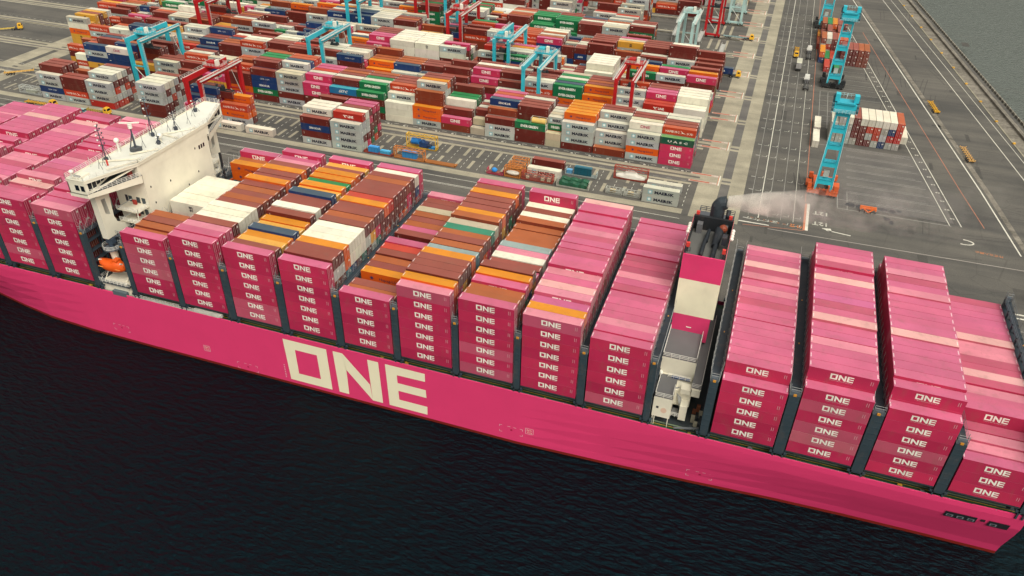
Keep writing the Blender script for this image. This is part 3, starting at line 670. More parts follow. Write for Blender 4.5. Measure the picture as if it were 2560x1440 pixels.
# pick the 300 largest in view as objects of their own
for r_ in REC:
    if r_['k'] is None:
        x, y, z, h, L = r_['x'], r_['y'], r_['z'], r_['h'], r_['L']
        r_['sc'] = 0
ship = [r_ for r_ in REC if r_['k'] is not None and r_['sc'] > 0]
ship.sort(key=lambda r_: -r_['sc']); solo = ship[:300]; ids = set(id(r_) for r_ in solo)
for r_ in solo:
    rnd = random.Random(int(r_['x']*7+r_['y']*13+r_['z']*29))
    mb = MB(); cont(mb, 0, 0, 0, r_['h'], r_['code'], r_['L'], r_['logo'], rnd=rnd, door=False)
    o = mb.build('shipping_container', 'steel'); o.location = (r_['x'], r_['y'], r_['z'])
    tag(o, r_['label'], 'shipping container', 'containers stacked on the ship')
    side = PAL[r_['code']][0]; h = r_['h']; lt = tuple(min(.9, k*0.5+0.22) for k in side); dkc = tuple(k*.8 for k in side)
    md = MB(); xx = 12.19
    md.box(xx, .1, .14, xx+.02, 1.19, h-.17, dkc); md.box(xx, 1.25, .14, xx+.02, 2.34, h-.17, dkc)
    for yy in (.33, .85, 1.55, 2.07): md.bar((xx+.05, yy, .12), (xx+.05, yy, h-.15), .09, .06, lt)
    md.box(xx, 1.18, .1, xx+.012, 1.26, h-.1, tuple(q_*.15 for q_ in side)); md.box(xx, 0.02, .02, xx+.012, .09, h-.02, tuple(q_*.3 for q_ in side))
    md.box(xx+.02, 1.5, h-1.1, xx+.03, 2.1, h-.65, (.55, .52, .47))
    d = md.build('door', 'steel', o)
mb = MB()
for r_ in REC:
    if id(r_) in ids: continue
    if r_['k'] is not None and r_['sc'] == 0 and r_['k'] < -4: continue
    far = r_['y'] > 300
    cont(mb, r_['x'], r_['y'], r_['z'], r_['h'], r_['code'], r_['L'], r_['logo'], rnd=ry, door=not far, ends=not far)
for (x, y, t, c) in ROT: cont_y(mb, x, y, QZ+.02+t*2.72, 2.72, c, ry)
o = mb.build('shipping_containers', 'steel'); o['kind'] = 'stuff'; o['label'] = 'mass of stacked shipping containers of many lines filling the yard'
print('CONTAINERS', len(REC), 'faces', len(mb.f))
# ------------------------------------------------------------------ the ship
ship = thing('container_ship', 'huge magenta container ship with white bridge lying along the quay', 'ship', (0, 0, 0))
HM = (0.68, 0.046, 0.160); HR = (0.17, 0.014, 0.009); CREAM = (0.80, 0.755, 0.60); DG = (0.030, 0.042, 0.055); DECKG = (0.045, 0.055, 0.06); GREEN = (0.02, 0.06, 0.025); YEL = (0.5, 0.36, 0.03)
B = 50.2; DK = Z0-3.2
# sections: x, half-breadth inset at deck, inset at waterline, keel inset
SEC = [(-168, 24.9, 25.0), (-150, 15, 22), (-130, 8, 18), (-110, 3.5, 14), (-90, 1.0, 9.5), (-70, 0.2, 6.5), (-57, 0, 4.6), (-46, 0, 2.6), (-35, 0, 1.0), (-20, 0, .2), (0, 0, 0), (100, 0, 0), (120, 0, .9), (140, 0, 2.0), (155, 0, 3.1), (170, 0, 3.8), (186, .05, 4.2), (199.6, .4, 4.4)]
mb = MB()
LV = [(-3, 1.0), (0.75, 1.0), (3.0, .86), (6, .58), (9, .3), (11.5, .1), (DK-.35, 0.0), (DK+.9, 0.0)]
ring = []
for x, di, wi in SEC:
    pts = []
    for z, f in LV: pts.append((x, di+(wi-di)*f, z))
    ring.append(pts)
for side in (0, 1):
    for a, b in zip(ring[:-1], ring[1:]):
        for i in range(len(LV)-1):
            c = HR if i == 0 else HM
            q_ = [a[i], b[i], b[i+1], a[i+1]]
            if side: q_ = [(p[0], B-p[1], p[2]) for p in q_][::-1]
            mb.face(q_, c)
a = ring[-1]
for i in range(len(LV)-1): mb.face([a[i], (a[i][0], B-a[i][1], a[i][2]), (a[i+1][0], B-a[i+1][1], a[i+1][2]), a[i+1]], HR if i == 0 else HM)
# bulwark inside face
for a, b in zip(ring[:-1], ring[1:]):
    mb.face([(a[7][0], a[7][1]+.25, DK), (a[7][0], a[7][1]+.25, DK+.9), (b[7][0], b[7][1]+.25, DK+.9), (b[7][0], b[7][1]+.25, DK)], DG)
    mb.face([a[7], b[7], (b[7][0], b[7][1]+.25, DK+.9), (a[7][0], a[7][1]+.25, DK+.9)], HM)
# hull lettering as a mesh of the hull's side
WC = (0.80, 0.745, 0.55)
def hface(pts, c=WC, m=0, off=.03):
    P = []
    for x, z in pts:
        y = 0.0
        for (xa, da, wa), (xb, db, wb) in zip(SEC[:-1], SEC[1:]):
            if xa <= x <= xb:
                t = (x-xa)/(xb-xa); d = da+(db-da)*t; w_ = wa+(wb-wa)*t
                zz = z+Z0
                for (z0, f0), (z1, f1) in zip(LV[:-1], LV[1:]):
                    if z0 <= zz <= z1: f = f0+(f1-f0)*(zz-z0)/(z1-z0); y = d+(w_-d)*f
        P.append((x, y-off, z+Z0))
    mb.face(P, c, m)
V, F = one_logo(37.1, 12.6)
for f in F: hface([(40.7+V[i][0], -16.2+V[i][1]) for i in f])
def hrect(x0, z0, x1, z1, c=(.74, .40, .46)): hface([(x0, z0), (x1, z0), (x1, z1), (x0, z1)], c)
def tugbox(x, z, w_, h):
    for (a, b, c_, d) in ((0, 0, w_, .12), (0, h-.12, w_, h), (0, 0, .12, h), (w_-.12, 0, w_, h)): hrect(x+a, z+b, x+c_, z+d)
    for txt, zz in (('NO', .95), ('TUG', .25)): 
        v, f = fit_text(txt, w_*.6, .5)
        for ff in f: hface([(x+w_*.2+v[i][0], z+zz+v[i][1]) for i in ff])
for (x, z) in ((16.2, -14.2), (101.8, -14.1)): tugbox(x, z, 1.9, 1.8)
for (x, z, w_, h) in ((25.6, -17.2, 6, 2.2), (95.6, -15.3, 5.6, 2.2), (137.8, -15.7, 5.6, 2.2), (-12, -15, 5, 2)):
    for (a, b) in ((0, 0), (w_-.7, 0), (0, h-.12), (w_-.7, h-.12), (w_*.35, h-.12), (w_*.6, h-.12)): hrect(x+a, z+b, x+a+.7, z+b+.12)
    for (a, b) in ((0, 0), (w_-.12, 0), (0, h-.6), (w_-.12, h-.6)): hrect(x+a, z+b, x+a+.12, z+b+.6)
    hrect(x+w_*.48, z+h*.45, x+w_*.56, z+h*.65, (.35, .01, .05))
for z in [-16+i*.55 for i in range(8)]: hrect(39.6, z, 39.9, z+.28)
# mooring openings near the stern
MDK = (0.02, 0.022, 0.028)
for x0, x1 in ((186.4, 192.0), (192.6, 193.4), (194.0, 197.6)):
    z0, z1 = (-7.3, -5.5) if x1-x0 > 1 else (-6.3, -5.6)
    hface([(x0, z0), (x1, z0), (x1, z1), (x0, z1)], MDK, off=.2)
    if x1-x0 > 1:
        n = int((x1-x0)/1.8)
        for i in range(n):
            xx = x0+.35+i*(x1-x0)/n
            hface([(xx, z0+.35), (xx+1.2, z0+.35), (xx+1.2, z0+1.15), (xx, z0+1.15)], (.20, .23, .26), off=.24); hface([(xx+.25, z0+.5), (xx+.95, z0+.5), (xx+.95, z0+1.0), (xx+.25, z0+1.0)], (.03, .03, .04), off=.26)
hull = mb.build('hull', 'hull', ship)
# deck
mb = MB()
for a, b in zip(ring[:-1], ring[1:]):
    mb.face([(a[7][0], a[7][1]+.25, DK), (b[7][0], b[7][1]+.25, DK), (b[7][0], B-b[7][1]-.25, DK), (a[7][0], B-a[7][1]-.25, DK)], DECKG)
for yy in (0.55, B-2.0): mb.box(-60, yy, DK+.01, 198, yy+1.3, DK+.03, GREEN)
for yy in (0.5, 1.9): mb.box(-60, yy, DK+.03, 198, yy+.12, DK+.05, YEL)
mb.box(-60, .28, DK+.05, 190, .40, DK+.9, (0.10, 0.11, 0.11))
for x in range(-58, 196, 4): mb.box(x, .2, DK+.9, x+.1, .3, DK+1.0, (.3, .3, .28))
rr = random.Random(4)
for i in range(46):
    x = -55+i*5.5+rr.uniform(-1, 1); c = rr.choice([(.5, .25, .03), (.02, .02, .02), (.03, .09, .05), (.12, .13, .13), (.45, .05, .03), (.55, .3, .04)]); s = rr.uniform(.25, .6)
    mb.box(x, .7, DK+.05, x+s*1.5, .7+s, DK+s*1.2, c)
for yy in (1.95, 2.1): mb.bar((-58, yy, DK+.6), (196, yy, DK+.6), .12, .12, (.16, .22, .14))
mb.build('deck', 'gear', ship)
mb = MB()
for k in list(range(-4, 3))+list(range(3, 16)):
    x = X[k]; hgt = Z0-.25
    mb.box(x+.2, 2.4, DK+.02, x+12.0, B-2.4, hgt, (0.018, 0.022, 0.028)); mb.box(x-.1, .15, Z0-.5, x+12.3, B-.15, Z0-.12, (0.04, 0.05, 0.06))
mb.build('hatch_cover', 'gear', ship)
# lashing bridges
LBC = (0.034, 0.052, 0.066)
def lashing(x0, w_, top, lo=-1.0, rods=(1, 1)):
    r = MB(); z1 = Z0+top
    for (ya, yb) in ((-.05, 1.05), (B-1.0, B+.05)):
        r.box(x0+.15, ya, Z0+lo, x0+w_-.15, yb, z1, LBC)
        for xx in (x0+.05, x0+w_-.35): r.box(xx, ya+.1, DK+.03, xx+.3, yb-.1, Z0+lo, LBC)
        r.box(x0-.45, ya+.1, Z0+lo-.5, x0+w_+.45, yb-.1, Z0+lo, LBC)
        for t in range(1, 9): r.box(x0+.15, ya-.06, Z0+t*top/9-.05, x0+w_-.15, ya, Z0+t*top/9+.05, (0.03, 0.05, 0.065))
    for i in range(1, 10):
        y = i*B/10; r.box(x0+.1, y-.2, DK+.03, x0+.4, y+.2, z1, LBC); r.box(x0+w_-.4, y-.2, DK+.03, x0+w_-.1, y+.2, z1, LBC)
    for z in (2.8, 5.6, 8.4, 11.2):
        if z < top-1: r.box(x0+.05, 1.05, Z0+z, x0+w_-.05, B-1, Z0+z+.14, DG)
    r.box(x0+.05, 1.05, z1-.16, x0+w_-.05, B-1, z1, DG)
    for xx in (x0+.1, x0+w_-.1): r.rail([(xx, 1, z1), (xx, B-1, z1)], 1.1, (.10, .12, .14), 2.5, .05, 2)
    for i in range(0, 10):
        a = i*B/10+.3; b = (i+1)*B/10-.3
        r.bar((x0+.2, a, Z0+1), (x0+.2, b, Z0+top*.5), .12, .12, LBC); r.bar((x0+w_-.2, b, Z0+1), (x0+w_-.2, a, Z0+top*.5), .12, .12, LBC)
    # lashing rods
    for i in range(20):
        y = i*WP+.2
        for si, (xa, xb) in enumerate(((x0-.22, x0+.15), (x0+w_+.22, x0+w_-.15))):
            if not rods[si]: continue
            r.bar((xb, y, z1+.1), (xa, y+2.1, z1+3.6), .045, .045, (.42, .43, .42)); r.bar((xb, y+2.2, z1+.1), (xa, y+.1, z1+3.4), .045, .045, (.32, .33, .33))
    # post cage at each end
    for yy in (.1, B-.9):
        r.box(x0+.3, yy, z1, x0+w_-.3, yy+.8, z1+.9, (.09, .11, .13))
        for (a, b) in ((x0+.2, yy), (x0+w_-.2, yy), (x0+.2, yy+.9), (x0+w_-.2, yy+.9)): r.bar((a, b, z1), (a, b, z1+2.0), .09, .09, (.16, .18, .19))
        r.rail([(x0+.2, yy, z1+.9), (x0+w_-.2, yy, z1+.9)], 1.1, (.3, .31, .31), 1, .07, 2)
    o = r.build('lashing_bridge', 'gear', ship)
    for yy in (-.1, B-.6): 
        l = MB(); l.box(x0+w_/2-.28, yy, z1-.05, x0+w_/2+.28, yy+.5, z1+.4, (.55, .24, .03)); l.build('lamp', 'gear', o)
    l = MB()
    for i in (1, 2): l.box(x0+w_/2-.12, i*16-.12, z1+.5, x0+w_/2+.12, i*16+.12, z1+.7, (.5, .25, .05))
    l.build('deck_light', 'gear', o)
LB = [(X[k]+12.3, X[k+1]-X[k]-12.4, 12.6 if 3 <= k <= 10 else 14.0) for k in list(range(-4, 2))+list(range(3, 11))+[12, 13]]
LB[[i for i, k in enumerate(list(range(-4, 2))+list(range(3, 11))) if k == 7][0]] = (X[7]+12.3, X[8]-X[7]-12.4, 12.8)
for a in LB: lashing(*a, rods=(int(a[2] != 12.8 or 1) if abs(a[0]-X[7]-12.3) > .1 else 0, 0 if abs(a[0]-X[6]-12.3) < .1 else 1))
lashing(X[2]+12.4, 1.6, 14.0); lashing(X[3]-1.75, 1.55, 12.6); lashing(X[11]+12.3, 1.6, 14.0); lashing(X[12]-2.3, 1.9, 13.0); lashing(X[14]+12.3, 2.2, 11.6, rods=(1, 0)); lashing(X[15]+12.3, 1.5, 13.5, rods=(0, 0))
# ---- bridge house
WH = (0.76, 0.715, 0.585); WH2 = (0.72, 0.68, 0.57); RFC = (0.66, 0.66, 0.59)
RZ = Z0+29.3
bh = MB()
YA, YC = 12.5, 37.5
bh.box(-11, YA, DK, -1.3, YC, RZ-3.1, WH)
# deck-level block towards the water
bh.prism([(-10.6, 1.2, DK), (-3.2, 1.2, DK), (-3.2, YA, DK), (-10.6, YA, DK)], 4.0, WH)
# bridge level with wings (outline)
OUT = [(-10.9, -.3), (-5.8, -.3), (-1.0, 12.0), (-1.0, 38.5), (-5.8, B+.3), (-10.9, B+.3)]
bh.prism([(x, y, RZ-.6) for x, y in OUT], .6, WH, top=RFC)
bh.box(-10.9, 12.0, RZ-3.1, -1.25, 38.3, RZ-.6, WH)
for (a, b) in zip(OUT, OUT[1:]+OUT[:1]): bh.bar((a[0], a[1], RZ+.12), (b[0], b[1], RZ+.12), .18, .25, WH)
for sgn in (0, 1):
    def Y(y): return y if not sgn else B-y
    z0 = RZ-3.3
    bh.box(-10.9, Y(-.25), z0, -10.6, Y(12), RZ-.6, WH)          # forward wall
    bh.box(-10.9, Y(-.25), z0, -5.9, Y(-.05), RZ-.6, WH)          # tip wall
    x1, x0 = -5.8, -5.95
    P = [(-.25, z0), (.6, z0), (2.6, RZ-3.0), (11.2, RZ-.95), (11.6, RZ-.6), (-.25, RZ-.6)]
    bh.face([(x1, Y(a), b) for a, b in P], WH); bh.face([(x0, Y(a), b) for a, b in P][::-1], WH)
    bh.bar((x1+.05, Y(.8), RZ-3.15), (-1.9, Y(11.0), RZ-.9), .55, .22, WH)   # sloping stay
    bh.box(-8.4, Y(2.2), z0, -8.2, Y(12), RZ-.6, (.055, .075, .085))  # recessed wall, its dark colour stands in for shade in the open recess
    tri = [(-10.9, Y(-.3), z0-.2), (-5.8, Y(-.3), z0-.2), (-1.2, Y(12.0), z0-.2), (-1.2, Y(12.6), z0-.2), (-10.9, Y(12.6), z0-.2)]
    if sgn: tri = tri[::-1]
    bh.prism(tri, .2, WH, top=(.11, .125, .13))
    # girder below: fascia follows the diagonal edge, deeper toward the house
    A0, B0 = Vector((-5.8, Y(-.3), z0)), Vector((-1.2, Y(12.2), z0))
    for t0, t1 in ((0, .3), (.3, .6), (.6, 1)):
        a = A0.lerp(B0, t0); b = A0.lerp(B0, t1); da, db = 1.0+.9*t0, 1.0+.9*t1
        bh.face([a, b, (b.x, b.y, z0-db), (a.x, a.y, z0-da)], WH); bh.face([(-10.9, a.y, z0-da), (a.x, a.y, z0-da), (b.x, b.y, z0-db), (-10.9, b.y, z0-db)], WH2)
        bh.face([(-10.9, a.y, z0), (-10.9, b.y, z0), (-10.9, b.y, z0-db), (-10.9, a.y, z0-da)], WH)
    bh.face([(-10.9, Y(-.3), z0), (-5.8, Y(-.3), z0), (-5.8, Y(-.3), z0-1.0), (-10.9, Y(-.3), z0-1.0)], WH)
    bh.box(-3.8, Y(10.4), z0, -3.0, Y(11.4), z0+1.5, (.35, .05, .04)); bh.box(-2.2, Y(11.6), z0, -1.3, Y(12.0), RZ-.6, WH)
bh_o = bh.build('bridge_house', 'paint', ship)
def wins(name, plist, parent, col=(1, 1, 1)):
    for p in plist:
        q_ = MB(); q_.face(p, col); q_.build(name, 'glass', parent)
wl = []
for sgn in (0, 1):
    def Y(y): return y if not sgn else B-y
    for i in range(6):
        y0 = .5+i*1.32; zt = RZ-.8; zb = [RZ-2.6, RZ-2.5, RZ-2.2, RZ-2.0, RZ-1.8, RZ-1.5][i]; e = [0, 0, .12, .12, .12, .3][i]
        wl.append([(-5.77, Y(y0), zb), (-5.77, Y(y0+1.1), zb+e), (-5.77, Y(y0+1.1), zt), (-5.77, Y(y0), zt)])
    for i in range(2): x0 = -8.8+i*1.6; yy = Y(-.33); wl.append([(x0, yy, RZ-2.5), (x0+1.1, yy, RZ-2.5), (x0+1.1, yy, RZ-1.1), (x0, yy, RZ-1.1)])
for i in range(16): wl.append([(-10.93, 1+i*3.05, RZ-2.4), (-10.93, 1+i*3.05, RZ-1.0), (-10.93, 3.6+i*3.05, RZ-1.0), (-10.93, 3.6+i*3.05, RZ-2.4)])
for i in range(3): wl.append([(-1.27, 35.2-i*.9, RZ-5.6+.0), (-1.27, 35.8-i*.9, RZ-5.6), (-1.27, 35.8-i*.9, RZ-4.5), (-1.27, 35.2-i*.9, RZ-4.5)])
wins('window', wl, bh_o)
pw = []
for (y, z) in ((14.2, 22.0), (14.5, 17.5), (14.8, 13.5), (21.0, 20.5), (27, 16.5), (31.5, 18.2), (34.5, 14.6), (32.0, 24.6), (20.8, 14.6)):
    m_ = MB(); n = 10; m_.face([(-1.27, y+.2*math.cos(2*math.pi*i/n), Z0+z+.32*math.sin(2*math.pi*i/n)) for i in range(n)], (1, 1, 1)); m_.build('porthole', 'glass', bh_o)
# balconies on the waterside and quay-side ends of the house
for sgn in (0, 1):
    def Y(y): return y if not sgn else B-y
    for i, z in enumerate((17.2, 14.0, 10.8, 7.4)):
        bl = MB(); zz = Z0+z; y0, y1 = (8.6, YA) if not sgn else (8.9, 12.7)
        bl.box(-8.2, Y(y0), zz, -1.8, Y(y1), zz+.14, WH); bl.rail([(-8.2, Y(y0), zz+.14), (-1.8, Y(y0), zz+.14), (-1.8, Y(y1), zz+.14)], 1.1, (.75, .74, .68), 1.1, .07, 3)
        yw = Y(YA if not sgn else 12.7); sg = -.04 if not sgn else .04
        for xx in (-7.6, -5.2, -3.6): bl.box(xx, yw, zz+.5, xx+1.1, yw+sg, zz+2.1, (.05, .07, .08))
        bl.bar((-2.4, Y(y0+.3), zz-3.0), (-2.4, Y(y0+.3), zz), .2, .2, WH); bl.bar((-8.6, Y(y0+.8), zz+.2), (-3.6, Y(y0+.8), zz+3.3), .5, .16, (.4, .4, .38)); bl.box(-6, Y(y1-.7), zz+.2, -5, Y(y1-.3), zz+1.4, (.4, .04, .03))
        bl.box(-8.6, Y(YA if not sgn else 12.7)-.03, zz+.4, -7.8, Y(YA if not sgn else 12.7)+.03, zz+2.2, (.03, .03, .04)); bl.build('balcony', 'paint', bh_o)
# support leg under each wing
for sgn in (0, 1):
    def Y(y): return y if not sgn else B-y
    lg = MB(); T = RZ-4.3; Bt = Z0+12.3
    prof = [(2.3, T), (6.6, T), (6.0, Z0+17), (6.6, Z0+15.2), (8.2, Z0+14.0), (10, Z0+13.3), (10, Bt), (2.4, Bt)]
    hole = [(3.7, Z0+22.6), (4.9, Z0+22.4), (5.2, Z0+17.9), (3.9, Z0+18.7)]
    for x0, x1 in ((-8.6, -6.9),):
        for P in ([(2.3, T), (3.7, Z0+22.6), (3.9, Z0+18.7), (2.4, Bt)], [(2.3, T), (6.6, T), (4.9, Z0+22.4), (3.7, Z0+22.6)], [(4.9, Z0+22.4), (6.6, T), (6.0, Z0+17), (5.2, Z0+17.9)], [(3.9, Z0+18.7), (5.2, Z0+17.9), (6.0, Z0+17), (6.6, Z0+15.2), (2.4, Bt)], [(2.4, Bt), (6.6, Z0+15.2), (8.2, Z0+14.0), (10, Z0+13.3), (10, Bt)]):
            f1 = [(x1, Y(a), b) for a, b in P]; f2 = [(x0, Y(a), b) for a, b in P]
            lg.face(f1, WH); lg.face(f2[::-1], WH)
        n = len(prof)
        for i in range(n): a, b = prof[i], prof[(i+1) % n]; lg.face([(x0, Y(a[0]), a[1]), (x1, Y(a[0]), a[1]), (x1, Y(b[0]), b[1]), (x0, Y(b[0]), b[1])], WH2)
        n = len(hole)
        for i in range(n): a, b = hole[i], hole[(i+1) % n]; lg.face([(x0, Y(a[0]), a[1]), (x1, Y(a[0]), a[1]), (x1, Y(b[0]), b[1]), (x0, Y(b[0]), b[1])], (.5, .48, .42))
    lg.build('wing_support', 'paint', bh_o)
    pd = MB(); pd.box(-9.0, Y(5.2), DK, -6.4, Y(9.8), Bt, (.045, .055, .065)); pd.box(-11.5, Y(4.9), Bt-.5, -3.4, Y(11.5), Bt, (.05, .06, .07)); pd.rail([(-11.5, Y(4.9), Bt), (-3.4, Y(4.9), Bt)], 1.1, (.2, .22, .24), 1.2, .08, 2); pd.build('support_base', 'paint', bh_o)
# rails and walkway rails on the wings and roof
rl = MB(); RC = (.74, .72, .66)
rl.rail([(x, y, RZ+.2) for x, y in OUT+OUT[:1]], 1.15, RC, 1.6, .06, 3)
for sgn in (0, 1):
    def Y(y): return y if not sgn else B-y
    rl.rail([(-5.8, Y(-.2), RZ-3.3), (-1.2, Y(12.0), RZ-3.3)], 1.1, RC, 1.1, .07, 3)
rl.build('railing', 'paint', bh_o)
# roof gear
def mast(name, x, y, h, arms, col=(.05, .06, .08), base=.5):
    m_ = MB(); z = RZ+.05
    m_.cyl((x, y, z), (x, y, z+h), .15, col, 8, .08); m_.box(x-base*.7, y-base*.7, z, x+base*.7, y+base*.7, z+.9, col)
    for (zz, L) in arms: m_.bar((x-L, y, z+zz), (x+L, y, z+zz), .09, .09, col); m_.bar((x, y-L, z+zz), (x, y+L, z+zz), .09, .09, col); m_.ball((x, y-L, z+zz+.25), .22, (.7, .7, .66)); m_.ball((x, y+L, z+zz+.25), .2, col)
    m_.bar((x-1.0, y, z), (x, y, z+h*.5), .09, .09, col); m_.bar((x+.9, y+.6, z), (x, y, z+h*.5), .09, .09, col)
    return m_.build(name, 'gear', bh_o)
mast('signal_mast', -9.0, 10.6, 9.0, [(4.0, .8), (5.4, .9), (6.6, .9), (7.8, .6), (8.8, .3)]); mast('signal_mast', -8.4, 26.2, 10.5, [(5.5, .9), (7.5, .9), (9.8, 1.0)])
mast('antenna_mast', -5.5, 31.5, 5.2, [(3.0, .7), (4.6, .9)]); mast('antenna_mast', -8.6, 43.5, 3.4, [(2.2, .7), (3.1, .9)]); mast('antenna_mast', -3.8, 22.8, 2.6, [(1.6, .4)])
m_ = MB(); m_.cyl((-6.2, 17.6, RZ), (-6.2, 17.6, RZ+6.0), .3, (.05, .06, .08), 10, .16); m_.bar((-7.6, 17.0, RZ), (-6.3, 17.6, RZ+4.6), .2, .2, (.06, .07, .09)); m_.box(-7.2, 16.6, RZ, -5.2, 18.6, RZ+1.0, (.08, .09, .1)); m_.cyl((-6.2, 17.6, RZ+6), (-6.2, 17.6, RZ+7.1), .5, (.75, .73, .66), 10)
m_.bar((-8.3, 16.6, RZ+7.4), (-4.1, 18.6, RZ+7.4), .35, .25, (.8, .78, .7)); m_.build('radar_mast', 'gear', bh_o)
m_ = MB(); m_.cyl((-9.6, 15.6, RZ), (-9.6, 15.6, RZ+2.6), .25, (.75, .73, .66), 8); m_.ball((-9.6, 15.6, RZ+3.1), .65, (.8, .78, .7), seg=12); m_.build('radome', 'paint', bh_o)
m_ = MB(); m_.cyl((-9.9, .8, RZ), (-9.9, .8, RZ+1.1), .15, (.75, .73, .66), 8); m_.ball((-9.9, .8, RZ+1.5), .5, (.8, .78, .7), seg=10); m_.build('radome', 'paint', bh_o)
m_ = MB(); m_.box(-9.6, .3, RZ+.02, -7.4, 3.4, RZ+.5, WH); m_.box(-9.4, .6, RZ+.5, -7.6, 1.0, RZ+.8, (.2, .2, .2)); m_.build('locker', 'paint', bh_o)
m_ = MB(); m_.ball((-4.4, 24.2, RZ+1.6), (.8, .8, .8), (.75, .72, .64), seg=10); m_.cyl((-4.4, 24.2, RZ), (-4.4, 24.2, RZ+1), .3, WH, 8); m_.ball((-5.0, 24.9, RZ+1.3), .55, (.4, .05, .04)); m_.build('searchlight', 'paint', bh_o)
m_ = MB()
for (a, b) in (((-5.2, 6.5), (-1.3, 13)), ((-1.6, 20), (-6, 15)), ((-1.4, 34), (-6.5, 27.5)), ((-1.4, 27), (-6.5, 27.5)), ((-10, 9), (-2, 14))): m_.bar((*a, RZ+.35), (*b, RZ+.35), .35, .35, WH)
for i in range(10):
    y = 1.5+i*5; w2 = MB(); w2.cyl((-9.9, y, RZ), (-9.9, y, RZ+1.9+(i % 3)*.7), .06, (.6, .6, .55), 6); w2.build('whip_antenna', 'gear', bh_o)
for (x, y) in ((-7, 6.5), (-7.5, 8.2), (-6, 20), (-6.5, 30), (-5, 36), (-7, 40.5)):
    w2 = MB(); w2.bar((x-.6, y, RZ), (x, y, RZ+1.8), .07, .07, (.1, .1, .12)); w2.bar((x+.6, y, RZ), (x, y, RZ+1.8), .07, .07, (.1, .1, .12)); w2.bar((x, y, RZ+1.6), (x, y, RZ+3.2), .07, .07, (.15, .15, .16)); w2.build('tripod_antenna', 'gear', bh_o)
m_.box(-6.8, 8.3, RZ+.2, -6.5, 8.6, RZ+1.6, (.6, .06, .05)); m_.build('roof_pipes', 'gear', bh_o)
# lifeboat platform, radar post by the waterside
m_ = MB(); m_.box(-12.2, .3, Z0-.1, -2.8, 4.4, Z0+.25, (.09, .10, .11)); m_.box(-12.0, .9, DK, -4.0, 4.2, Z0-.1, WH); m_.box(-8.4, -.02, DK+.3, -4.2, .05+.9, DK+1.5, (.10, .13, .15))
m_.rail([(-12.2, 4.4, Z0+.2), (-12.2, .3, Z0+.2), (-2.8, .3, Z0+.2), (-2.8, 4.4, Z0+.2)], 1.2, RC, 1.1, .07, 3)
for x in (-10.6, -4.2):
    m_.bar((x, 3.9, Z0+.2), (x, 3.9, Z0+4.6), .3, .3, WH); m_.bar((x, 3.9, Z0+4.6), (x, 1.0, Z0+6.6), .3, .3, WH); m_.bar((x, .7, Z0+.2), (x, 3.6, Z0+3.2), .18, .18, WH)
m_.build('boat_deck', 'paint', ship)
m_ = MB(); px, py = -7.6, 3.4
m_.cyl((px, py, Z0+4), (px, py, Z0+8.6), .75, WH, 12, .95); m_.cyl((px, py, Z0+8.6), (px, py, Z0+9.2), 1.2, WH, 12, 2.1); m_.cyl((px, py, Z0+9.2), (px, py, Z0+9.35), 2.2, (.12, .13, .15), 12)
ps = [(px+2.15*math.cos(t*math.pi/6), py+2.15*math.sin(t*math.pi/6), Z0+9.35) for t in range(13)]; m_.rail(ps, 1.1, RC, 1.2, .07, 3)
m_.cyl((px, py, Z0+9.3), (px, py, Z0+11), .6, (.05, .07, .1), 10); m_.box(px-.9, py-.5, Z0+10.7, px+1.1, py+.7, Z0+12, (.05, .07, .1)); m_.bar((px, py, Z0+12), (px+2.6, py+1.0, Z0+12.8), .22, .22, (.07, .09, .12)); m_.build('provision_crane', 'paint', ship)
m_ = MB(); m_.bar((-12.6, 11, Z0+2), (-12.6, 44, Z0+2), 1.0, .2, (.05, .06, .08))
for y in (6, 9, 12): m_.rail([(-9, y, Z0+1), (-3, y, Z0+1)], 1.1, RC, 1, .06, 3)
m_.build('inner_walkway', 'gear', ship)
m_ = MB()      # gangway stowed along the hull rail
m_.box(-2, .1, DK+.95, 23, .8, DK+1.1, (.45, .45, .42)); m_.rail([(-2, .12, DK+1.1), (23, .12, DK+1.1)], .9, (.5, .5, .46), .8, .08, 2); m_.box(16, .15, DK+1.15, 24, .75, DK+1.9, (.55, .54, .48)); m_.build('gangway', 'gear', ship)
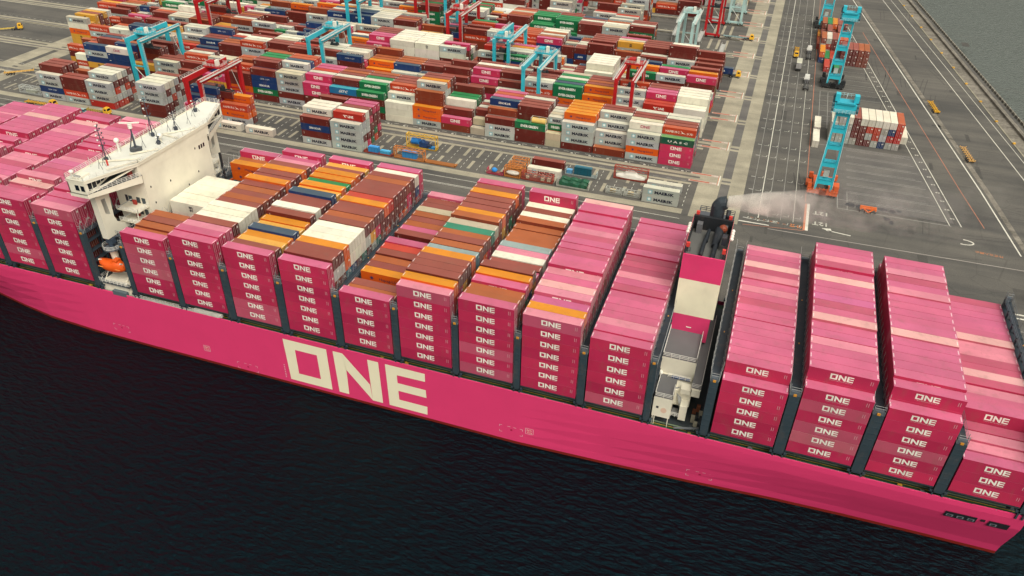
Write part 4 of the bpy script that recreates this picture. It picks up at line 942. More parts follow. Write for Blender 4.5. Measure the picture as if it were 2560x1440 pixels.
# lifeboat: a thing of its own, hanging in its davits
def lifeboat(x, y, z):
    n = 14; m = 12; v = []; f = []
    for i in range(n+1):
        t = i/n; xx = (t-.5)*7.6; wdt = 1.6*(max(0.02, math.sin(math.pi*min(1, max(0, t*.96+.02))))**.45); hb = 1.5*(max(.05, math.sin(math.pi*min(1, max(0, t*.96+.02))))**.35); hc = 1.5+(.5 if .58 < t < .85 else 0)
        for k in range(m):
            a = 2*math.pi*k/m; ca, sa = math.cos(a), math.sin(a)
            v.append((xx, wdt*ca*abs(ca)**-.25 if abs(ca) > .01 else 0, (hc if sa > 0 else hb)*math.copysign(abs(sa)**.75, sa)*(.9 if sa > 0 else 1)))
    for i in range(n):
        for k in range(m): k2 = (k+1) % m; f.append((i*m+k, (i+1)*m+k, (i+1)*m+k2, i*m+k2))
    f.append(tuple(range(m))); f.append(tuple(n*m+k for k in range(m-1, -1, -1)))
    mb = MB(); mb.v = v; mb.f = f; mb.c = [(.72, .10, .012)]*len(f); mb.m = [0]*len(f)
    root = thing('lifeboat', 'closed orange lifeboat hanging at the ship side below the bridge wing' if y < 20 else 'orange lifeboat on the quay side of the ship below the far bridge wing', 'lifeboat', (x, y, z))
    h = mb.build('boat_hull', 'paint', root)
    for p in h.data.polygons: p.use_smooth = True
    c = MB(); c.box(.9, -.8, 1.2, 2.3, .8, 2.15, (.72, .10, .012)); c.build('cabin', 'paint', root)
    c = MB()
    for i in range(5): c.box(-2.6+i*.75, -1.36, .25, -2.25+i*.75, -1.30, .5, (.05, .03, .02))
    c.box(.95, -.5, 1.2, .88, .5, 1.6, (.02, .02, .03)); c.build('window', 'paint', root)
    c = MB(); c.bar((-3.3, -1.36, -.05), (3.3, -1.36, -.05), .12, .12, (.85, .35, .1)); c.build('grab_rail', 'paint', root)
    return root
lifeboat(-7.6, 1.9, Z0+4.9); lifeboat(-7.6, B-1.9, Z0+4.9)
# ---- engine casing and funnel
FX0, FX1, FY = 128.3, 136.8, 19.4
cs = MB()
cs.box(FX0, FY, Z0+22.4, FX1, FY+15.2, Z0+26.3, HM); cs.box(FX0, FY, Z0+26.3, FX1, FY+.3, Z0+28.0, HM); cs.box(FX0, FY, Z0+13.4, FX1, FY+15.2, Z0+22.4, (0.80, 0.75, 0.56)); cs.box(FX0, FY, Z0+7, FX1-.6, FY+15.2, Z0+13.4, HM)
cs.box(FX0+.1, FY+15.2, DK, FX1, 48, Z0+14, (.10, .11, .12))
cs_o = cs.build('funnel_casing', 'paint', ship)
BK = (.016, .018, .022)
f_ = MB()
f_.box(FX0, FY, Z0+28.0, FX1, FY+.3, Z0+28.4, HM)
for (x0, y0, x1, y1) in ((FX0, FY+.3, FX0+.25, FY+15.2), (FX1-.25, FY+.3, FX1, FY+15.2)): f_.box(x0, y0, Z0+26.3, x1, y1, Z0+28.6, BK)
f_.box(FX0, FY+14.6, Z0+26.3, FX1, FY+15.4, Z0+29.6, BK)
f_.box(FX0+.25, FY+.3, Z0+26.3, FX1-.25, FY+14.6, Z0+26.4, (.12, .12, .115))
f_.box(FX0+.6, FY+15.4, Z0+25.9, FX1-.2, 43, Z0+26.2, (.13, .14, .16))
f_.rail([(FX0+.6, FY+15.5, Z0+26.2), (FX0+.6, 43, Z0+26.2), (FX1-.2, 43, Z0+26.2), (FX1-.2, FY+15.5, Z0+26.2)], 1.3, (.03, .04, .07), 1.2, .1, 3)
f_.rail([(FX0, FY+.3, Z0+28.6), (FX0, FY+15, Z0+28.6)], 1.1, (.5, .12, .14), 1.3, .06, 2); f_.rail([(FX1, FY+.3, Z0+28.6), (FX1, FY+15, Z0+28.6)], 1.1, (.6, .15, .16), 1.3, .06, 2)
f_.box(FX0+1, FY+12.8, Z0+26.4, FX0+2.2, FY+14.4, Z0+28.6, (.12, .12, .13)); f_.box(FX1-2.2, FY+12.8, Z0+26.4, FX1-1, FY+14.4, Z0+28.6, (.12, .12, .13))
f_.build('funnel_top', 'gear', cs_o)
def pipe(name, path, r, col=(.014, .018, .024), n=14, cap=True):
    m_ = MB()
    for i in range(len(path)-1): m_.cyl(path[i], path[i+1], r[i] if isinstance(r, list) else r, col, n, (r[i+1] if isinstance(r, list) else r)); m_.ball(path[i+1], (r[i+1] if isinstance(r, list) else r)*.99, col, seg=n) if i < len(path)-2 else None
    o = m_.build(name, 'gear', cs_o); return o
H = Z0+28.1
pipe('exhaust_pipe', [(132.9, 38, Z0+24.5), (132.9, 38, Z0+30.6), (133.4, 38, Z0+31.5), (134.5, 38, Z0+31.9)], [1.6, 1.55, 1.5, 1.45], (.035, .045, .055))
H2 = Z0+26.4
pipe('exhaust_pipe', [(131.6, FY+3.0, H2+.4), (131.7, FY+5.6, H2+.9), (131.8, FY+8.6, H2+1.2)], [.45, .42, .38]); pipe('exhaust_pipe', [(131.9, FY+8.8, H2+.6), (132.1, FY+12.6, H2+1.3)], [.48, .38])
pipe('exhaust_pipe', [(134.0, FY+2.2, H2+.4), (134.1, FY+4.6, H2+.9), (134.2, FY+7.4, H2+1.1)], [.52, .5, .45]); pipe('exhaust_pipe', [(134.0, FY+7.2, H2+.7), (134.3, FY+12.6, H2+1.8)], [.75, 1.0])
pipe('exhaust_pipe', [(135.3, 36.2, Z0+26), (135.3, 36.2, Z0+29.6), (135.3, 37.2, Z0+30.4)], .5)
m_ = MB(); m_.ball((134.9, FY+12.6, H2+2.2), (.95, .95, .95), (.22, .045, .02), seg=12); m_.box(135.2, FY+6.5, H, 136.2, FY+8.2, H+1.8, (.03, .03, .04)); m_.build('rusty_cowl', 'gear', cs_o)
m_ = MB()
for (x, y) in ((FX0+.6, FY+1.6), (FX1-.6, FY+1.2), (FX0+.7, FY+15.6), (FX1-.8, FY+15.6)):
    m_.box(x-.35, y-.3, H+1.2, x+.35, y+.3, H+2.2, (.62, .05, .04)); m_.bar((x, y, H), (x, y, H+1.4), .2, .2, (.02, .02, .03)); m_.rail([(x-.5, y-.5, H+.2), (x+.6, y-.5, H+.2)], 1.1, (.03, .03, .04), .5, .07, 3)
for (x, s) in ((FX0-.3, 1), (FX1+.3, 1)):
    for i in range(4): m_.ball((x, FY+7.5+i*1.15, H+1.3), .42, (.8, .78, .7), seg=10)
m_.build('roof_fittings', 'gear', cs_o)
m_ = MB(); m_.box(131.5, FY-.06, Z0+10.2, 132.6, FY-.01, Z0+10.4, (.8, .78, .7)); m_.build('hull_plate_light', 'paint', cs_o)
dh = MB()
dh.box(FX0, 9.2, Z0+4.8, 135.4, FY-.02, Z0+9.1, WH, top=(.135, .135, .14)); dh.box(FX0+.1, 9.0, DK, 135.3, 30, Z0+4.8, WH)
dh.box(FX0+.3, 1.5, Z0-.7, 132.3, 9.0, Z0+4.6, WH, top=(.13, .13, .135)); dh.box(132.3, 5.4, Z0+.2, 135.6, 9.0, Z0+4.1, WH); dh.box(133.9, 3.2, Z0-1.8, 135.4, 5.4, Z0+2.0, WH)
dh.box(135.4, 4.6, Z0+6.0, 137.4, 30, Z0+6.3, WH, top=(.14, .14, .145)); dh.box(135.6, 4.4, Z0+4.2, 137.3, 6.5, Z0+6.0, WH); dh.box(133.4, 4.6, Z0+4.1, 135.4, 6.6, Z0+5.4, WH)
for (x, y) in ((FX0+.5, 1.7), (FX0+.9, 1.7), (132.0, 1.6)): dh.bar((x, y, DK), (x, y, Z0-.7), .16, .16, WH)
dh.box(131.4, 9.0, Z0+3.9, 135.3, 9.2, Z0+4.0, (.1, .1, .1)); dh.box(132.4, 3.6, Z0-1.0, 133.6, 5.4, Z0-.8, (.2, .2, .2))
for (x, z, s) in ((129.3, 1.6, .3),): dh.box(x, 1.44, Z0+z, x+.5, 1.49, Z0+z+.55, (.02, .02, .03))
for i in range(14): a = i*2*math.pi/14; dh.face([(130.9, 1.44, Z0+1.3), (130.9+.62*math.cos(a), 1.44, Z0+1.3+.7*math.sin(a)), (130.9+.62*math.cos(a+.45), 1.44, Z0+1.3+.7*math.sin(a+.45))], (.72, .5, .38))
for i in range(5): dh.cyl((132.9+i*.5, 9.5, Z0+4.4), (132.9+i*.5, 9.5, Z0+4.75), .2, (.03, .03, .04), 8)
dh.box(131.0, 8.3, Z0+4.65, 134.8, 8.9, Z0+4.95, (.015, .06, .22)); dh.ball((FX0+.2, 8.6, Z0+5.2), .55, (.8, .78, .7), seg=10)
dh_o = dh.build('engine_deckhouse', 'paint', ship)
r_ = MB()
r_.rail([(FX0+.1, FY-.2, Z0+9.1), (FX0+.1, 9.3, Z0+9.1), (135.3, 9.3, Z0+9.1), (135.3, FY-.2, Z0+9.1)], 1.1, RC, 1.5, .07, 3); r_.rail([(FX0+.4, 8.8, Z0+4.6), (FX0+.4, 1.6, Z0+4.6), (132.2, 1.6, Z0+4.6), (132.2, 5.2, Z0+4.6)], 1.1, RC, 1.2, .07, 3)
r_.rail([(137.3, 30, Z0+6.3), (137.3, 4.7, Z0+6.3), (135.5, 4.7, Z0+6.3)], 1.1, RC, 1.6, .06, 3); r_.rail([(130.2, 8.2, Z0+4.7), (135.0, 8.2, Z0+4.7)], 1.1, RC, 1, .07, 3)
r_.bar((132.6, 6.2, Z0+4.3), (134.0, 4.4, Z0+1.0), .8, .15, (.3, .3, .29)); r_.rail([(132.4, 2.9, Z0-1.0), (134, 2.9, Z0-1.0)], 1.1, RC, .8, .07, 3); r_.build('railing', 'paint', dh_o)
m_ = MB(); m_.box(138.2, 4, DK+.02, 140.2, 44, DK+.9, (.04, .05, .06)); 
for i in range(9): m_.box(136.5+(i % 3)*.7, 2.0+i*.9, DK+.05, 137.3+(i % 3)*.7, 2.7+i*.9, DK+1+(i % 2)*.7, rr.choice([(.3, .1, .05), (.35, .32, .24), (.03, .04, .05), (.05, .06, .07)]))
for i in range(7): m_.bar((136.2+i*.4, 1.6, DK), (136.2+i*.4, 1.6, DK+1.2), .12, .12, (.03, .04, .05))
m_.bar((133.5, 1.2, DK+.7), (138.5, 1.9, DK+1.5), .5, .2, (.12, .13, .14)); m_.build('deck_machinery', 'gear', ship)
m_ = MB()
for i in range(8): m_.box(-12.6+.1, 16+i*3.2, Z0+0, -11.6, 18+i*3.2, Z0+.8+(i % 3)*.4, rr.choice([(.03, .04, .05), (.5, .06, .02), (.1, .1, .1)]))
for i in range(7): m_.box(1.5+i*1.3, 36+(i % 3)*1.6, Z0+.1, 2.5+i*1.3, 37+(i % 3)*1.6, Z0+1.0, rr.choice([(.5, .08, .04), (.05, .09, .14), (.04, .05, .06)]))
m_.bar((-1.0, 39, Z0+2), (4.0, 42.5, Z0+9), .3, .3, (.02, .03, .05)); m_.bar((-.5, 40, Z0+2), (-.5, 40, Z0+20), .5, .5, (.02, .025, .03)); m_.build('deck_stores', 'gear', ship)

# ------------------------------------------------------------------ gantry cranes of the yard
def rtg(xc, y0, colr, label, H=21.5, span=24.0, base=6.6, trol=.35, trim=(.55, .56, .52), spread_z=11.0, ladder=False, bogie=(.03, .03, .035), load=None, grp='gantry cranes over the yard blocks'):
    root = thing('gantry_crane', label, 'gantry crane', (xc, y0, QZ), grp)
    hb = base/2
    for yy in (0, span):
        for xx in (-hb, hb):
            m = MB(); m.box(xx-.6, yy-.75, 1.6, xx+.6, yy+.75, H-1.9, colr); m.build('leg', 'paint', root)
        m = MB(); m.box(-hb-1.4, yy-.5, 1.0, hb+1.4, yy+.5, 1.9, bogie if ladder else colr)
        m.box(-hb, yy-.2, 9.3, hb, yy+.2, 9.8, colr)
        if ladder and yy == 0:
            for z in (5.0, 9.4, 13.8, 18.2): cbm = MB(); cbm.box(-hb+.5, yy-.5, z, hb-.5, yy+.5, z+1.5, colr); cbm.build('cross_beam', 'paint', root)
        elif not ladder: m.bar((-hb, yy, 9.5), (hb, yy, 2.2), .25, .25, trim)
        m.build('sill_beam', 'paint', root)
        for xx in (-hb-.9, -hb+.9, hb-.9, hb+.9):
            w_ = MB(); w_.cyl((xx, yy-.35, .75), (xx, yy+.35, .75), .75, (.015, .015, .017), 12); w_.cyl((xx, yy-.37, .75), (xx, yy+.37, .75), .3, bogie if ladder else colr, 8); w_.build('wheel', 'gear', root)
    for xx in (-hb, hb):
        m = MB(); m.box(xx-.55, -1.0, H-1.9, xx+.55, span+1.0, H, colr); m.box(xx-.15, -1, H, xx+.15, span+1, H+.15, trim)
        sx = 1 if xx > 0 else -1
        m.box(xx+sx*.5, -1, H-.6, xx+sx*1.4, span+1, H-.5, trim); m.rail([(xx+sx*1.35, -1, H-.5), (xx+sx*1.35, span+1, H-.5)], 1.1, trim, 2.4, .07, 2); m.build('girder', 'paint', root)
    ty = 2+trol*(span-4)
    t = MB(); t.box(-hb-.5, ty-2.6, H+.15, hb+.5, ty+2.6, H+.7, colr); t.box(-2.2, ty-2.2, H+.7, .4, ty+.6, H+2.4, colr); t.box(.8, ty-1.2, H+.7, 2.0, ty+.2, H+2.9, (.75, .73, .64))
    t.cyl((-1.5, ty+1.5, H+1.5), (1.8, ty+1.5, H+1.5), .8, tuple(k*.5 for k in colr), 12)
    t.rail([(-hb-.5, ty-2.6, H+.7), (hb+.5, ty-2.6, H+.7), (hb+.5, ty+2.6, H+.7), (-hb-.5, ty+2.6, H+.7), (-hb-.5, ty-2.6, H+.7)], 1.1, trim if not ladder else colr, 1.5, .08, 3); tro = t.build('trolley', 'paint', root)
    if ladder:
        t = MB(); 
        for s in (-1, 1):
            t.cyl((s*3.4, ty+3.2, H+2.2), (s*3.9, ty+3.2, H+2.2), 1.3, colr, 12); t.box(s*2.9-.5, ty+1.6, H+.6, s*2.9+.5, ty+3.2, H+3, colr)
            for q_ in range(4): t.cyl((s*4.3, ty-2.2+q_*1.4, H+.6), (s*4.3, ty-2.2+q_*1.4, H+2.4), .35, (.03, .04, .05), 8)
        t.box(-3.4, ty-2.2, H+.7, 3.4, ty+2.0, H+3.2, colr); t.build('machinery_house', 'paint', root)
    c = MB(); c.box(1.6, ty-2.4, H-3.4, 2.8, ty-.9, H-1.5, (.6, .6, .55)); c.box(1.55, ty-2.45, H-3.0, 2.85, ty-2.40, H-2.1, (.02, .03, .04)); c.build('cabin', 'paint', tro)
    s = MB(); z = spread_z; dkc = (.02, .03, .035)
    s.box(-6.0, ty-1.0, z, 6.0, ty-.7, z+.35, dkc); s.box(-6.0, ty+.7, z, 6.0, ty+1.0, z+.35, dkc)
    for xx in (-5.9, -2.4, 2.1, 5.6): s.box(xx, ty-1.0, z+.02, xx+.3, ty+1.0, z+.4, dkc)
    s.box(-1.8, ty-.9, z+.35, 1.8, ty+.9, z+1.3, dkc); s.ball((-1.3, ty, z+1.6), .6, dkc); s.ball((1.3, ty, z+1.6), .6, dkc); s.build('spreader', 'gear', root)
    cb = MB()
    for (a, b) in ((-1.4, -.8), (1.4, -.8), (-1.4, .8), (1.4, .8)): cb.bar((a, ty+b, z+1.2), (a*1.2, ty+b, H-.2), .06, .06, (.06, .06, .06))
    cb.build('hoist_cable', 'gear', root)
    p = MB(); p.box(-hb+.8, span-.8, 2.0, hb-.8, span+.9, 4.2, (.42, .5, .48) if not ladder else bogie); p.build('power_unit', 'paint', root)
    l = MB(); 
    l.bar((hb+.9, -.3, 2), (hb+.9, -.3, H-1.4), .08, .08, trim); l.bar((hb+.9, .3, 2), (hb+.9, .3, H-1.4), .08, .08, trim)
    for i in range(int(H)): l.bar((hb+.9, -.3, 2+i*.9), (hb+.9, .3, 2+i*.9), .06, .06, trim)
    l.bar((hb+.5, span, 4), (hb+.9, span-6, H-2), .2, .2, trim); l.build('ladder', 'gear', root)
    return root
TEAL = (.035, .42, .52); RED = (.42, .012, .016); SAGE = (.38, .56, .54)
rtg(-121.2, 142.6, TEAL, 'teal gantry crane left of the ship bridge with its trolley near the waterside', trol=.28, spread_z=15.5)
rtg(-68.0, 112.2, RED, 'red gantry crane lifting a maroon container just behind the ship bridge', trol=.62, spread_z=12.0)
rtg(-51.5, 172.6, TEAL, 'teal gantry crane above the red and pink boxes near the tall maroon stack', trol=.7, spread_z=13)
rtg(47.0, 172.6, TEAL, 'teal gantry crane in mid yard holding a grey container, in front of its taller twin', trol=.82, spread_z=12.2)
rtg(85.0, 172.8, RED, 'red gantry crane carrying a grey container beside the white stack', trol=.85, spread_z=11.4)
rtg(24.2, 201.0, TEAL, 'teal gantry crane in mid yard with its trolley parked at the near end', trol=.05, spread_z=15)
rtg(-10.0, 229.5, RED, 'small looking red gantry crane behind the block of white containers', trol=.25)
rtg(-132.5, 203.0, RED, 'red gantry crane at the upper left of the yard, left of the dark stacks', trol=.8)
rtg(-66.0, 233.0, TEAL, 'teal gantry crane over the green containers in the far yard', trol=.6)
rtg(-25.0, 262.0, TEAL, 'teal gantry crane furthest back beside the white storage shed', trol=.5)
rtg(95.8, 258.5, SAGE, 'pale sage green gantry crane over a navy container near the yard end', trol=.75, spread_z=4)
rtg(103.5, 312.5, RED, 'big red gantry crane with white lettering at the far end of the yard', trol=.8, H=26)
rtg(121.0-8, 340.0, SAGE, 'pale sage green gantry crane behind the big red one', trol=.8)
rtg(-42.0, 262.0, RED, 'dark red gantry crane between two teal ones far back', trol=.4)
def mast_crane(xc, y0, label, base):
    root = thing('mast_crane', label, 'crane', (xc, y0, QZ), 'tall teal mast cranes beside the truck lanes'); T = (.03, .46, .58); T2 = (.025, .36, .47)
    wb, wt, Ht = 2.65, 1.95, 31.0
    def hw(z): return wb+(wt-wb)*z/Ht
    for s in (-1, 1):
        m = MB(); m.bar((s*wb, 0, 1.2), (s*wt, 0, Ht), .75, .95, T); m.bar((s*(wb+.3), -.6, 2), (s*(wt+.3), -.6, Ht), .12, .12, (.5, .75, .78)); m.build('mast_leg', 'paint', root)
        m = MB(); m.bar((s*wb, 1.9, 1.2), (s*wt, 1.9, Ht), .3, .3, T2)
        for z in range(3, 30, 3): m.bar((s*hw(z), 0, z), (s*hw(z+1.5), 1.9, z+1.5), .14, .14, T2)
        m.build('rear_brace', 'paint', root)
    for z in (4.2, 10.8, 17.2, 23.2, 29.0):
        m = MB(); h = hw(z); m.box(-h+.3, -.4, z, h-.3, .4, z+1.7, T, top=T2); m.box(-h+.3, -.6, z+1.7, h-.3, 1.9, z+1.85, T2); m.rail([(-h+.3, -.6, z+1.85), (h-.3, -.6, z+1.85)], 1.1, T, 1, .07, 2); m.build('cross_beam', 'paint', root)
    m = MB(); m.box(-3.4, -1.6, Ht-.4, 3.4, 2.2, Ht+2.6, T); m.box(-2.9, -2.0, Ht+2.6, 2.9, 2.4, Ht+3.1, T2)
    for s in (-1, 1): m.box(s*2.9-.7, -.9, Ht+3.1, s*2.9+.7, 1.4, Ht+5.4, T)
    m.rail([(-3.9, -2.2, Ht-.4), (3.9, -2.2, Ht-.4)], 1.3, (.35, .6, .65), 1, .1, 3); m.rail([(-3.4, 1.6, Ht+4.2), (3.4, 1.6, Ht+4.2)], 1.1, (.4, .6, .6), 1, .08, 2); mh = m.build('machinery_house', 'paint', root)
    for s in (-1, 1):
        for q_ in range(4): t = MB(); t.cyl((s*3.5, -1.6+q_*1.2, Ht+.8+q_*1.0), (s*4.1, -1.6+q_*1.2, Ht+.8+q_*1.0), .85, (.04, .10, .12), 12); t.build('sheave', 'gear', mh)
    t = MB(); t.bar((0, 2, Ht+2), (1.6, 20, Ht-1), .1, .1, (.45, .5, .5)); t.build('boom_cable', 'gear', root)
    c = MB(); c.box(-1.0, .5, 6.6, .8, 2.1, 8.6, (.45, .46, .42)); c.build('cabin', 'paint', root)
    b = MB()
    for (x0, y0_, x1, y1) in ((-5.0, -1.6, 5.0, -.2), (-4.6, 10.2, 4.6, 11.4), (-5.6, 4.0, -3.6, 7.4), (3.6, 4.0, 5.6, 7.4), (-3.2, -.2, -2.0, 10.2), (2.0, -.2, 3.2, 10.2)): b.box(x0, y0_, .9, x1, y1, 2.0, base)
    for (x, y) in ((-4.2, 9.2), (4.0, 9.2), (-4.4, .6), (4.4, .6), (0, 10.6)): b.box(x-.7, y-.7, 2.0, x+.7, y+.7, 3.8, base)
    for x in (-2, -.6, .8, 2.2): b.bar((x, -1.7, 1.2), (x+.9, -1.4, 3.2), .3, .3, base)
    b.rail([(-5, -1.7, 2), (5, -1.7, 2)], 1.0, tuple(k*.8 for k in base), .9, .12, 2); b.box(-1.0, -1.9, .7, 1.2, -1.0, 2.6, tuple(k*.3 for k in base)); b.build('undercarriage', 'gear', root)
    for yy in (-.9, 10.8):
        for xx in (-4.2, -2.6, 2.6, 4.2): w_ = MB(); w_.cyl((xx-.3, yy, .75), (xx+.3, yy, .75), .75, (.015, .015, .017), 12); w_.build('wheel', 'gear', root)
for (xc, y0, lb, bc) in ((163.0, 144.6, 'tall teal mast crane on an orange wheeled base, nearest the smoke', (.60, .11, .03)), (165.8, 256.4, 'tall teal mast crane on a black wheeled base by the brown stacks', (.025, .028, .03)), (160.6, 352.0, 'tall teal mast crane cut by the top edge of the photo', (.05, .05, .05))): mast_crane(xc, y0, lb, bc)
m = MB(); cont(m, 0, 0, 0, 2.75, 'r', logo_key='none'); o = m.build('shipping_container', 'steel'); o.location = (-74.1, 112.2+14.4-1.2, QZ+9.2); tag(o, 'maroon container hanging from the red crane behind the ship bridge', 'shipping container')
for (x, y, z, lb) in ((40.9, 172.6+18.4-1.2, 9.4, 'grey lettered container hanging from the teal crane in mid yard'), (78.9, 172.8+19-1.2, 8.6, 'grey lettered container hanging from the red crane by the white stack')):
    m = MB(); cont(m, 0, 0, 0, 2.75, 'e', logo_key='MAERSK'); o = m.build('shipping_container', 'steel'); o.location = (x, y, QZ+z); tag(o, lb, 'shipping container')
# access stair frames (grey walkways) at the far block ends
for i, (x, y) in enumerate(((99.5, 300), (86, 306), (112.5, 282), (110, 268), (60, 372), (88, 374), (40, 368), (112, 372))):
    m = MB(); m.box(-1, -9, 3.2, 1, 9, 3.5, (.42, .42, .39)); m.rail([(-1, -9, 3.5), (-1, 9, 3.5)], 1.1, (.45, .45, .42), 2, .09, 2); m.rail([(1, -9, 3.5), (1, 9, 3.5)], 1.1, (.45, .45, .42), 2, .09, 2)
    for yy in (-8.5, 0, 8.5):
        for xx in (-.9, .9): m.bar((xx, yy, 0), (xx, yy, 3.2), .2, .2, (.4, .4, .37))
    o = m.build('access_platform', 'gear'); o.location = (x, y, QZ); tag(o, 'grey steel access platform standing among the far containers', 'platform', 'grey access platforms in the far yard')

# ------------------------------------------------------------------ trucks, trailers, racks
def wheels(root, xs, W=2.4, r=.5, name='wheel'):
    for x in xs:
        for s in (0, 1):
            m = MB(); y = 0 if s == 0 else W-.45; m.cyl((x, y, r), (x, y+.45, r), r, (.012, .012, .013), 12); m.cyl((x, y-.02 if s == 0 else y+.2, r), (x, y+.25 if s == 0 else y+.47, r), r*.5, (.25, .25, .24), 8); m.build(name, 'gear', root)
def trailer_mesh(root, L, col, name='chassis', posts=True):
    m = MB()
    for y in (.65, 1.55): m.box(0, y, .95, L, y+.2, 1.3, col)
    for x in [i*L/7 for i in range(8)]: m.box(min(x, L-.2), 0, 1.02, min(x, L-.2)+.2, 2.4, 1.22, col)
    if posts:
        for x in (0, L-.25):
            for y in (0, 2.15): m.box(x, y, 1.2, x+.25, y+.25, 1.55, col)
    m.box(0, 0, .9, .25, 2.4, 1.35, col); m.build(name, 'gear', root)
def semi(x, y, rot, cabc, chc, label, L=12.2, load=None, grp=None, cab=True):
    root = thing('container_truck' if cab else 'trailer_chassis', label, 'truck' if cab else 'trailer', (x, y, QZ), grp); root.rotation_euler = (0, 0, rot)
    trailer_mesh(root, L, chc); wheels(root, (1.3, 2.5, 3.7) if L > 8 else (1.2, 2.3))
    if cab:
        m = MB(); m.box(L-1.6, .15, .85, L+3.6, 2.25, 1.15, (.03, .03, .035))
        m.build('frame', 'gear', root)
        m = MB(); c0 = L+1.6
        P = [(c0, .02), (c0+2.3, .02), (c0+2.3, 2.38), (c0, 2.38)]
        m.box(c0, .02, .9, c0+2.3, 2.38, 2.0, cabc); m.prism([(c0, .05, 2.0), (c0+2.2, .05, 2.0), (c0+2.2, 2.35, 2.0), (c0, 2.35, 2.0)], .08, cabc)
        # tapering upper cab
        lo = [(c0+.05, .08, 2.08), (c0+2.2, .08, 2.08), (c0+2.2, 2.32, 2.08), (c0+.05, 2.32, 2.08)]; hi = [(c0+.15, .18, 3.1), (c0+1.85, .18, 3.1), (c0+1.85, 2.22, 3.1), (c0+.15, 2.22, 3.1)]
        m.face(hi, cabc)
        for i in range(4): m.face([lo[i], lo[(i+1) % 4], hi[(i+1) % 4], hi[i]], cabc)
        m.box(c0+.3, .3, 3.1, c0+1.5, 2.1, 3.3, tuple(k*.9 for k in cabc)); cabo = m.build('cab', 'paint', root)
        g = MB(); g.face([(c0+2.18, .3, 2.15), (c0+2.18, 2.1, 2.15), (c0+1.92, 2.05, 2.95), (c0+1.92, .35, 2.95)], (1, 1, 1)); g.build('windscreen', 'glass', cabo)
        for s, yy in ((0, .1), (1, 2.30)): g = MB(); g.face([(c0+.6, yy-.02+s*.03, 2.2), (c0+1.7, yy-.02+s*.03, 2.2), (c0+1.6, yy+(.06 if not s else -.05), 2.9), (c0+.6, yy+(.06 if not s else -.05), 2.9)], (1, 1, 1)); g.build('side_window', 'glass', cabo)
        for s in (0, 1): g = MB(); g.box(c0+2.3, .15+s*1.8, 1.0, c0+2.36, .45+s*1.8, 1.25, (.7, .7, .65)); g.build('headlight', 'paint', cabo)
        wheels(root, (L-.6, L+2.9))
    if load is not None:
        m = MB(); cont(m, 0, 0, 0, 2.7, load[0], load[1], logo_key=load[2] if len(load) > 2 else 'none'); o = m.build('shipping_container', 'steel')
        v = Matrix.Rotation(rot, 3, 'Z') @ Vector((0, 0, 0)); o.location = (x+v.x, y+v.y, QZ+1.56); o.rotation_euler = (0, 0, rot); tag(o, load[3], 'shipping container')
    return root
YL = (.75, .42, .03); WT = (.74, .73, .68); GR = (.10, .10, .10)
semi(147.0, 308.0, R(-90), YL, (.55, .30, .04), 'yellow truck with empty yellow chassis, furthest left in the open lanes', 11)
semi(155.4, 292.5, R(90), WT, GR, 'white truck with empty dark chassis in the right lane, further of two', 11)
semi(155.6, 247.5, R(90), WT, GR, 'white truck with empty dark chassis beside the black crane wheels', 11)
semi(151.2, 273.0, R(90), (.05, .18, .4), GR, 'blue cabbed truck with grey covered container between the white trucks', 8, ('e', 8.0, 'none', 'grey container with white roof on the blue truck'))
semi(110.0, 313.0, 0, YL, (.25, .35, .35), 'yellow truck with bare blue grey chassis leaving the red crane', 12)
semi(109.0, 252.6, 0, YL, (.05, .07, .12), 'yellow truck carrying a blue container out of the yard', 12, ('n', 12.0, 'SINOKOR', 'blue container on the yellow truck beside the white stack'))
semi(-153.5, 108.6, R(2), YL, (.55, .30, .04), 'yellow truck and flat yellow chassis on the quay road, left of the pink bays', 11)
semi(-124.5, 110.6, 0, YL, (.35, .25, .06), 'yellow truck partly hidden by the pink containers on the quay road', 8)
semi(-188.5, 131.0, R(40), YL, (.60, .36, .10), 'orange yellow trailer chassis parked left of the first stacks', 12, cab=False)
semi(-247, 176.0, R(40), YL, (.55, .40, .08), 'yellow truck with long yellow chassis at the upper left corner', 12)
semi(209.8, 239.8, R(98), YL, (.72, .38, .02), 'bright yellow empty chassis standing alone on the wide road', 12.5, cab=False)
semi(217.6, 191.5, R(98), YL, (.62, .36, .12), 'tan and yellow empty chassis nearer the sea, second on the wide road', 13, cab=False)
semi(236.5, 166.5, R(98), YL, (.62, .36, .12), 'tan chassis cut by the right edge of the photo', 12, cab=False)
semi(92, 236.0-11, 0, YL, GR, 'yellow truck with maroon container waiting under the pale crane', 12, ('r', 12.0, 'ID', 'maroon container on the truck under the pale crane'))
# orange tow frame
root = thing('tow_frame', 'orange towed steel frame on small wheels beside the wet stains', 'tow frame', (175.4, 136.0, QZ))
m = MB(); OR = (.70, .14, .02)
m.box(0, 1.4, 1.3, 5.2, 1.9, 1.9, OR); m.box(0, .5, 1.3, 5.2, .9, 1.8, OR); m.box(0, .5, 1.0, .5, 1.9, 1.3, OR); m.box(4.7, .5, 1.0, 5.2, 1.9, 1.3, OR); m.bar((1.2, .5, 1.3), (2.6, -.6, .8), .3, .3, OR); m.bar((4, .5, 1.3), (2.6, -.6, .8), .3, .3, OR); m.build('beam', 'paint', root)
for x in (.2, 1.6, 3.6, 5.0): m = MB(); m.cyl((x-.12, .6, .4), (x+.12, .6, .4), .4, (.03, .03, .03), 10); m.bar((x, .6, .4), (x, .7, 1.3), .12, .12, OR); m.build('wheel', 'gear', root)
